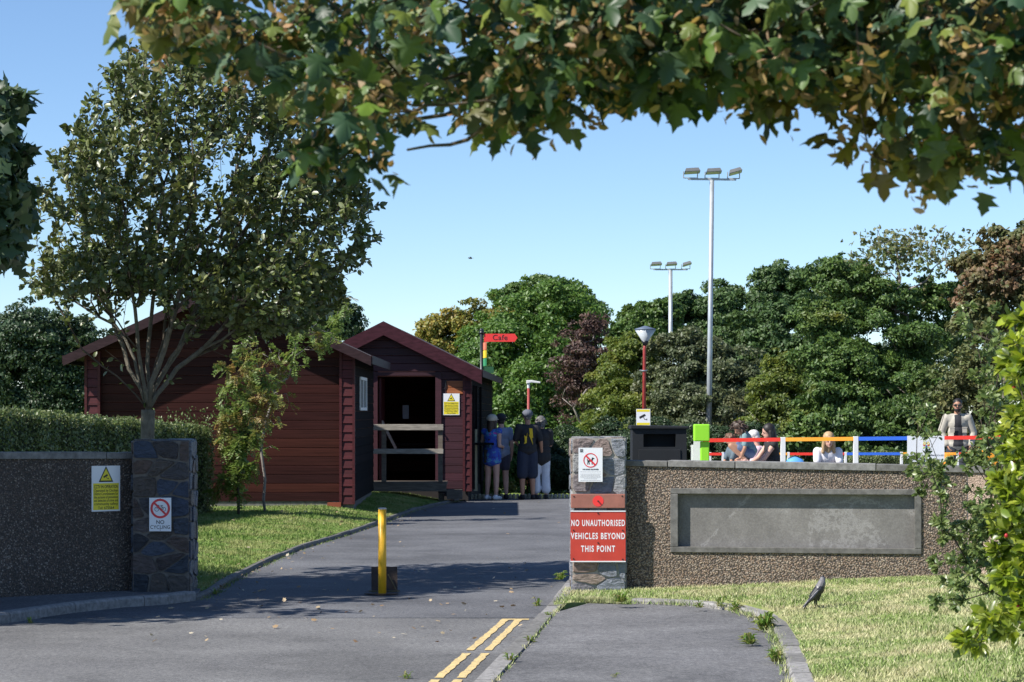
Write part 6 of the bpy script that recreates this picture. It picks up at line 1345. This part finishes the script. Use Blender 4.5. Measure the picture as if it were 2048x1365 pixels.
person((x, 40.0, .14), R(-100), J, SK['fair'], 'white haired person in a pale pink top leaning beside the girl', [('top', cloth('pink', (.62,.45,.52)), g_tee(.9, 0, .016)), ('trousers', cloth('grey', (.12,.12,.13)), g_legs(.95)), ('shoes', cloth('w5', (.3,.3,.3)), g_shoes())], (HC_['white'], h_short(.004)), headdir=V3(0,-1,-.35))
bench(x+.05, 40.05, 'weathered bench under the white haired person')
x = P(1551, 0, 39.3).x; J = seated(.50, .18)
for q, s_ in (('R',-1), ('L',1)): J['elb'+q] = J['sho'+q]+V3(s_*.02,-.16,-.22); J['wri'+q] = J['elb'+q]+V3(-s_*.03,-.20,-.12)
person((x, 39.3, .14), R(-80), J, SK['fair'], 'long black haired woman in a black vest seated beside the white haired person', [('vest', cloth('black6', (.018,.018,.02)), g_tee(0, 0, .014)), ('trousers', cloth('black7', (.02,.02,.025)), g_legs(.95)), ('shoes', cloth('w6', (.3,.3,.3)), g_shoes())], (HC_['black'], h_long(.26, .008, .06)), female=True, headdir=V3(0,-1,-.2))
bench(x+.02, 39.35, 'weathered bench under the woman in the black vest', .48)
J = stand(1.80); J['elbR'] = J['shoR']+V3(-.10,.03,-.27); J['wriR'] = J['elbR']+V3(.10,-.10,-.23); J['elbL'] = J['shoL']+V3(.10,.03,-.27); J['wriL'] = J['elbL']+V3(-.06,-.10,-.23)
x = P(1915, 0, 43).x; jk = [cloth('creamjacket', (.42,.39,.33)), cloth('blackshirt', (.02,.02,.025))]
def jacket(m, J, tw, ax):
    g_tee(.95, .06, .024)(m, J, tw, ax)
    return lambda c: 1 if (c.y < -.05 and abs(c.x) < .06+.07*max(0, 1.40-c.z) and c.z > .95) else 0
man = person((x, 43, .14), R(-4), J, SK['tan'], 'bearded man in sunglasses and a cream jacket standing at far right', [('jacket', jk, jacket), ('shorts', cloth('darkshorts', (.03,.035,.05)), g_legs(.46, .02)), ('shoes', cloth('w7', (.3,.3,.3)), g_shoes())], (HC_['black'], h_short(-.004)), beard=True, glasses=True, headdir=V3(-.12,-1,0))
m = MB()
for q in (-1, 1): m.box((q*.11-.045, -.172, 1.28), (q*.11+.045, -.160, 1.30)); m.box((q*.11-.04, -.168, 1.20), (q*.11+.04, -.158, 1.278))
m.build('jacket_pocket', cloth('creampocket', (.42,.38,.32)), man)

# ---------------------------------------------------------------- birds
gx, gy = G(1637, 1192, .16); gx, gy = P(1637, 0, 19.6).x, 19.6; gz = float(zr(gx, gy)[0]); gz = zof(1193, 19.6) if abs(zof(1193, 19.6)-gz) < .0 else gz
jd = empty('jackdaw', (gx, gy, gz), 'grey naped black jackdaw standing on the sunlit lawn, facing away', 'bird')
u = 1.16/(F/gy)   # metres per photo pixel there
def B(x, y, d=0): return V3((x-1637)*u, d, (1193-y)*u)
m = MB(); m.cap(B(1620,1183,.02), .010, B(1630,1172,.03), .030); m.cap(B(1628,1173,.02), .033, B(1639,1160,.02), .043); m.cap(B(1639,1160,.02), .042, B(1643,1150,.02), .034); m.cap(B(1643,1152,.02), .030, B(1645,1143,.03), .0235); m.cap(B(1644,1145,.05), .018, B(1645,1141,.03), .020)
m.cap(B(1632,1172,.02), .022, B(1634,1182,.02), .008)
m.cap(B(1639,1168,.02), .02, B(1638,1180,.04), .007)
def pj(c): return 1 if (c.z > (1193-1155)*u and c.z < (1193-1139)*u and c.y < .045) else 0
remeshed(m, 'body', [plain('feather_black', (.022,.022,.028), .38, .3, 40), plain('feather_grey', (.15,.145,.155), .6, .2, 50)], jd, .0035, 3, pj)
m = MB(); 
for sg, dy in ((1, -.022), (-1, .05)):
    for k in range(7):
        t = k/6; a = B(1640-3*t, 1158+4*t, dy+ (.012*sg if sg > 0 else 0)); b = B(1611+12*t, 1190-9*t, dy*.3+.0)
        m.cap(a, .012, lerp(a, b, .6)+V3(0,-.006*sg,0), .010, 6); m.cap(lerp(a, b, .6)+V3(0,-.006*sg,0), .010, b, .004, 6)
remeshed(m, 'wing', [plain('feather_blue_black', (.035,.036,.05), .35, .3, 60)], jd, .0032, 1)
m = MB()
for k in range(6): a = B(1622, 1180, .0+.006*k); b = B(1606+k*1.1, 1198-k*.5, -.01+.008*k); m.cap(a, .010, b, .006, 6)
remeshed(m, 'tail', [plain('feather_tail', (.03,.03,.04), .4, .3, 60)], jd, .0032, 1)
m = MB(); m.tube([B(1645,1142,.045), B(1646,1142,.075), B(1646,1143,.088)], [.008,.005,.001], 8); m.build('beak', M['ink'], jd)
for dx, dy in ((0, 0), (-2.2, .035)):
    m = MB(); m.tube([B(1633.5+dx,1181,.02+dy), B(1634.5+dx,1187,.015+dy), B(1636.5+dx,1192.5,.015+dy)], [.006,.0042,.004], 8)
    for tx, ty in ((.022,.012),(.012,.026),(-.004,.024),(-.016,-.004)): m.tube([B(1636.5+dx,1192.5,.015+dy), B(1636.5+dx,1193,.015+dy)+V3(tx,ty,.002)], [.0035,.002], 6)
    m.build('leg', M['ink'], jd)
c = P(941, 517, 130); o = empty('flying_bird', c, 'tiny dark bird flying in the clear sky above the trees', 'bird'); m = MB(); m.ell((0,0,0), (.10,.04,.04), 10, 6); m.ell((-.10,0,.02), (.035,.03,.03), 8, 6); m.prism([(.08,0,0),(.18,.03,.0),(.18,-.03,0)], (0,0,.01)); m.build('body', M['ink'], o)
for sg in (-1, 1): m = MB(); m.prism([(-.05,0,.02),(.05,0,.02),(.06,sg*.2,.07),(.02,sg*.36,.03),(-.03,sg*.2,.08)][::sg], (0,0,.008)); m.build('wing', M['ink'], o)
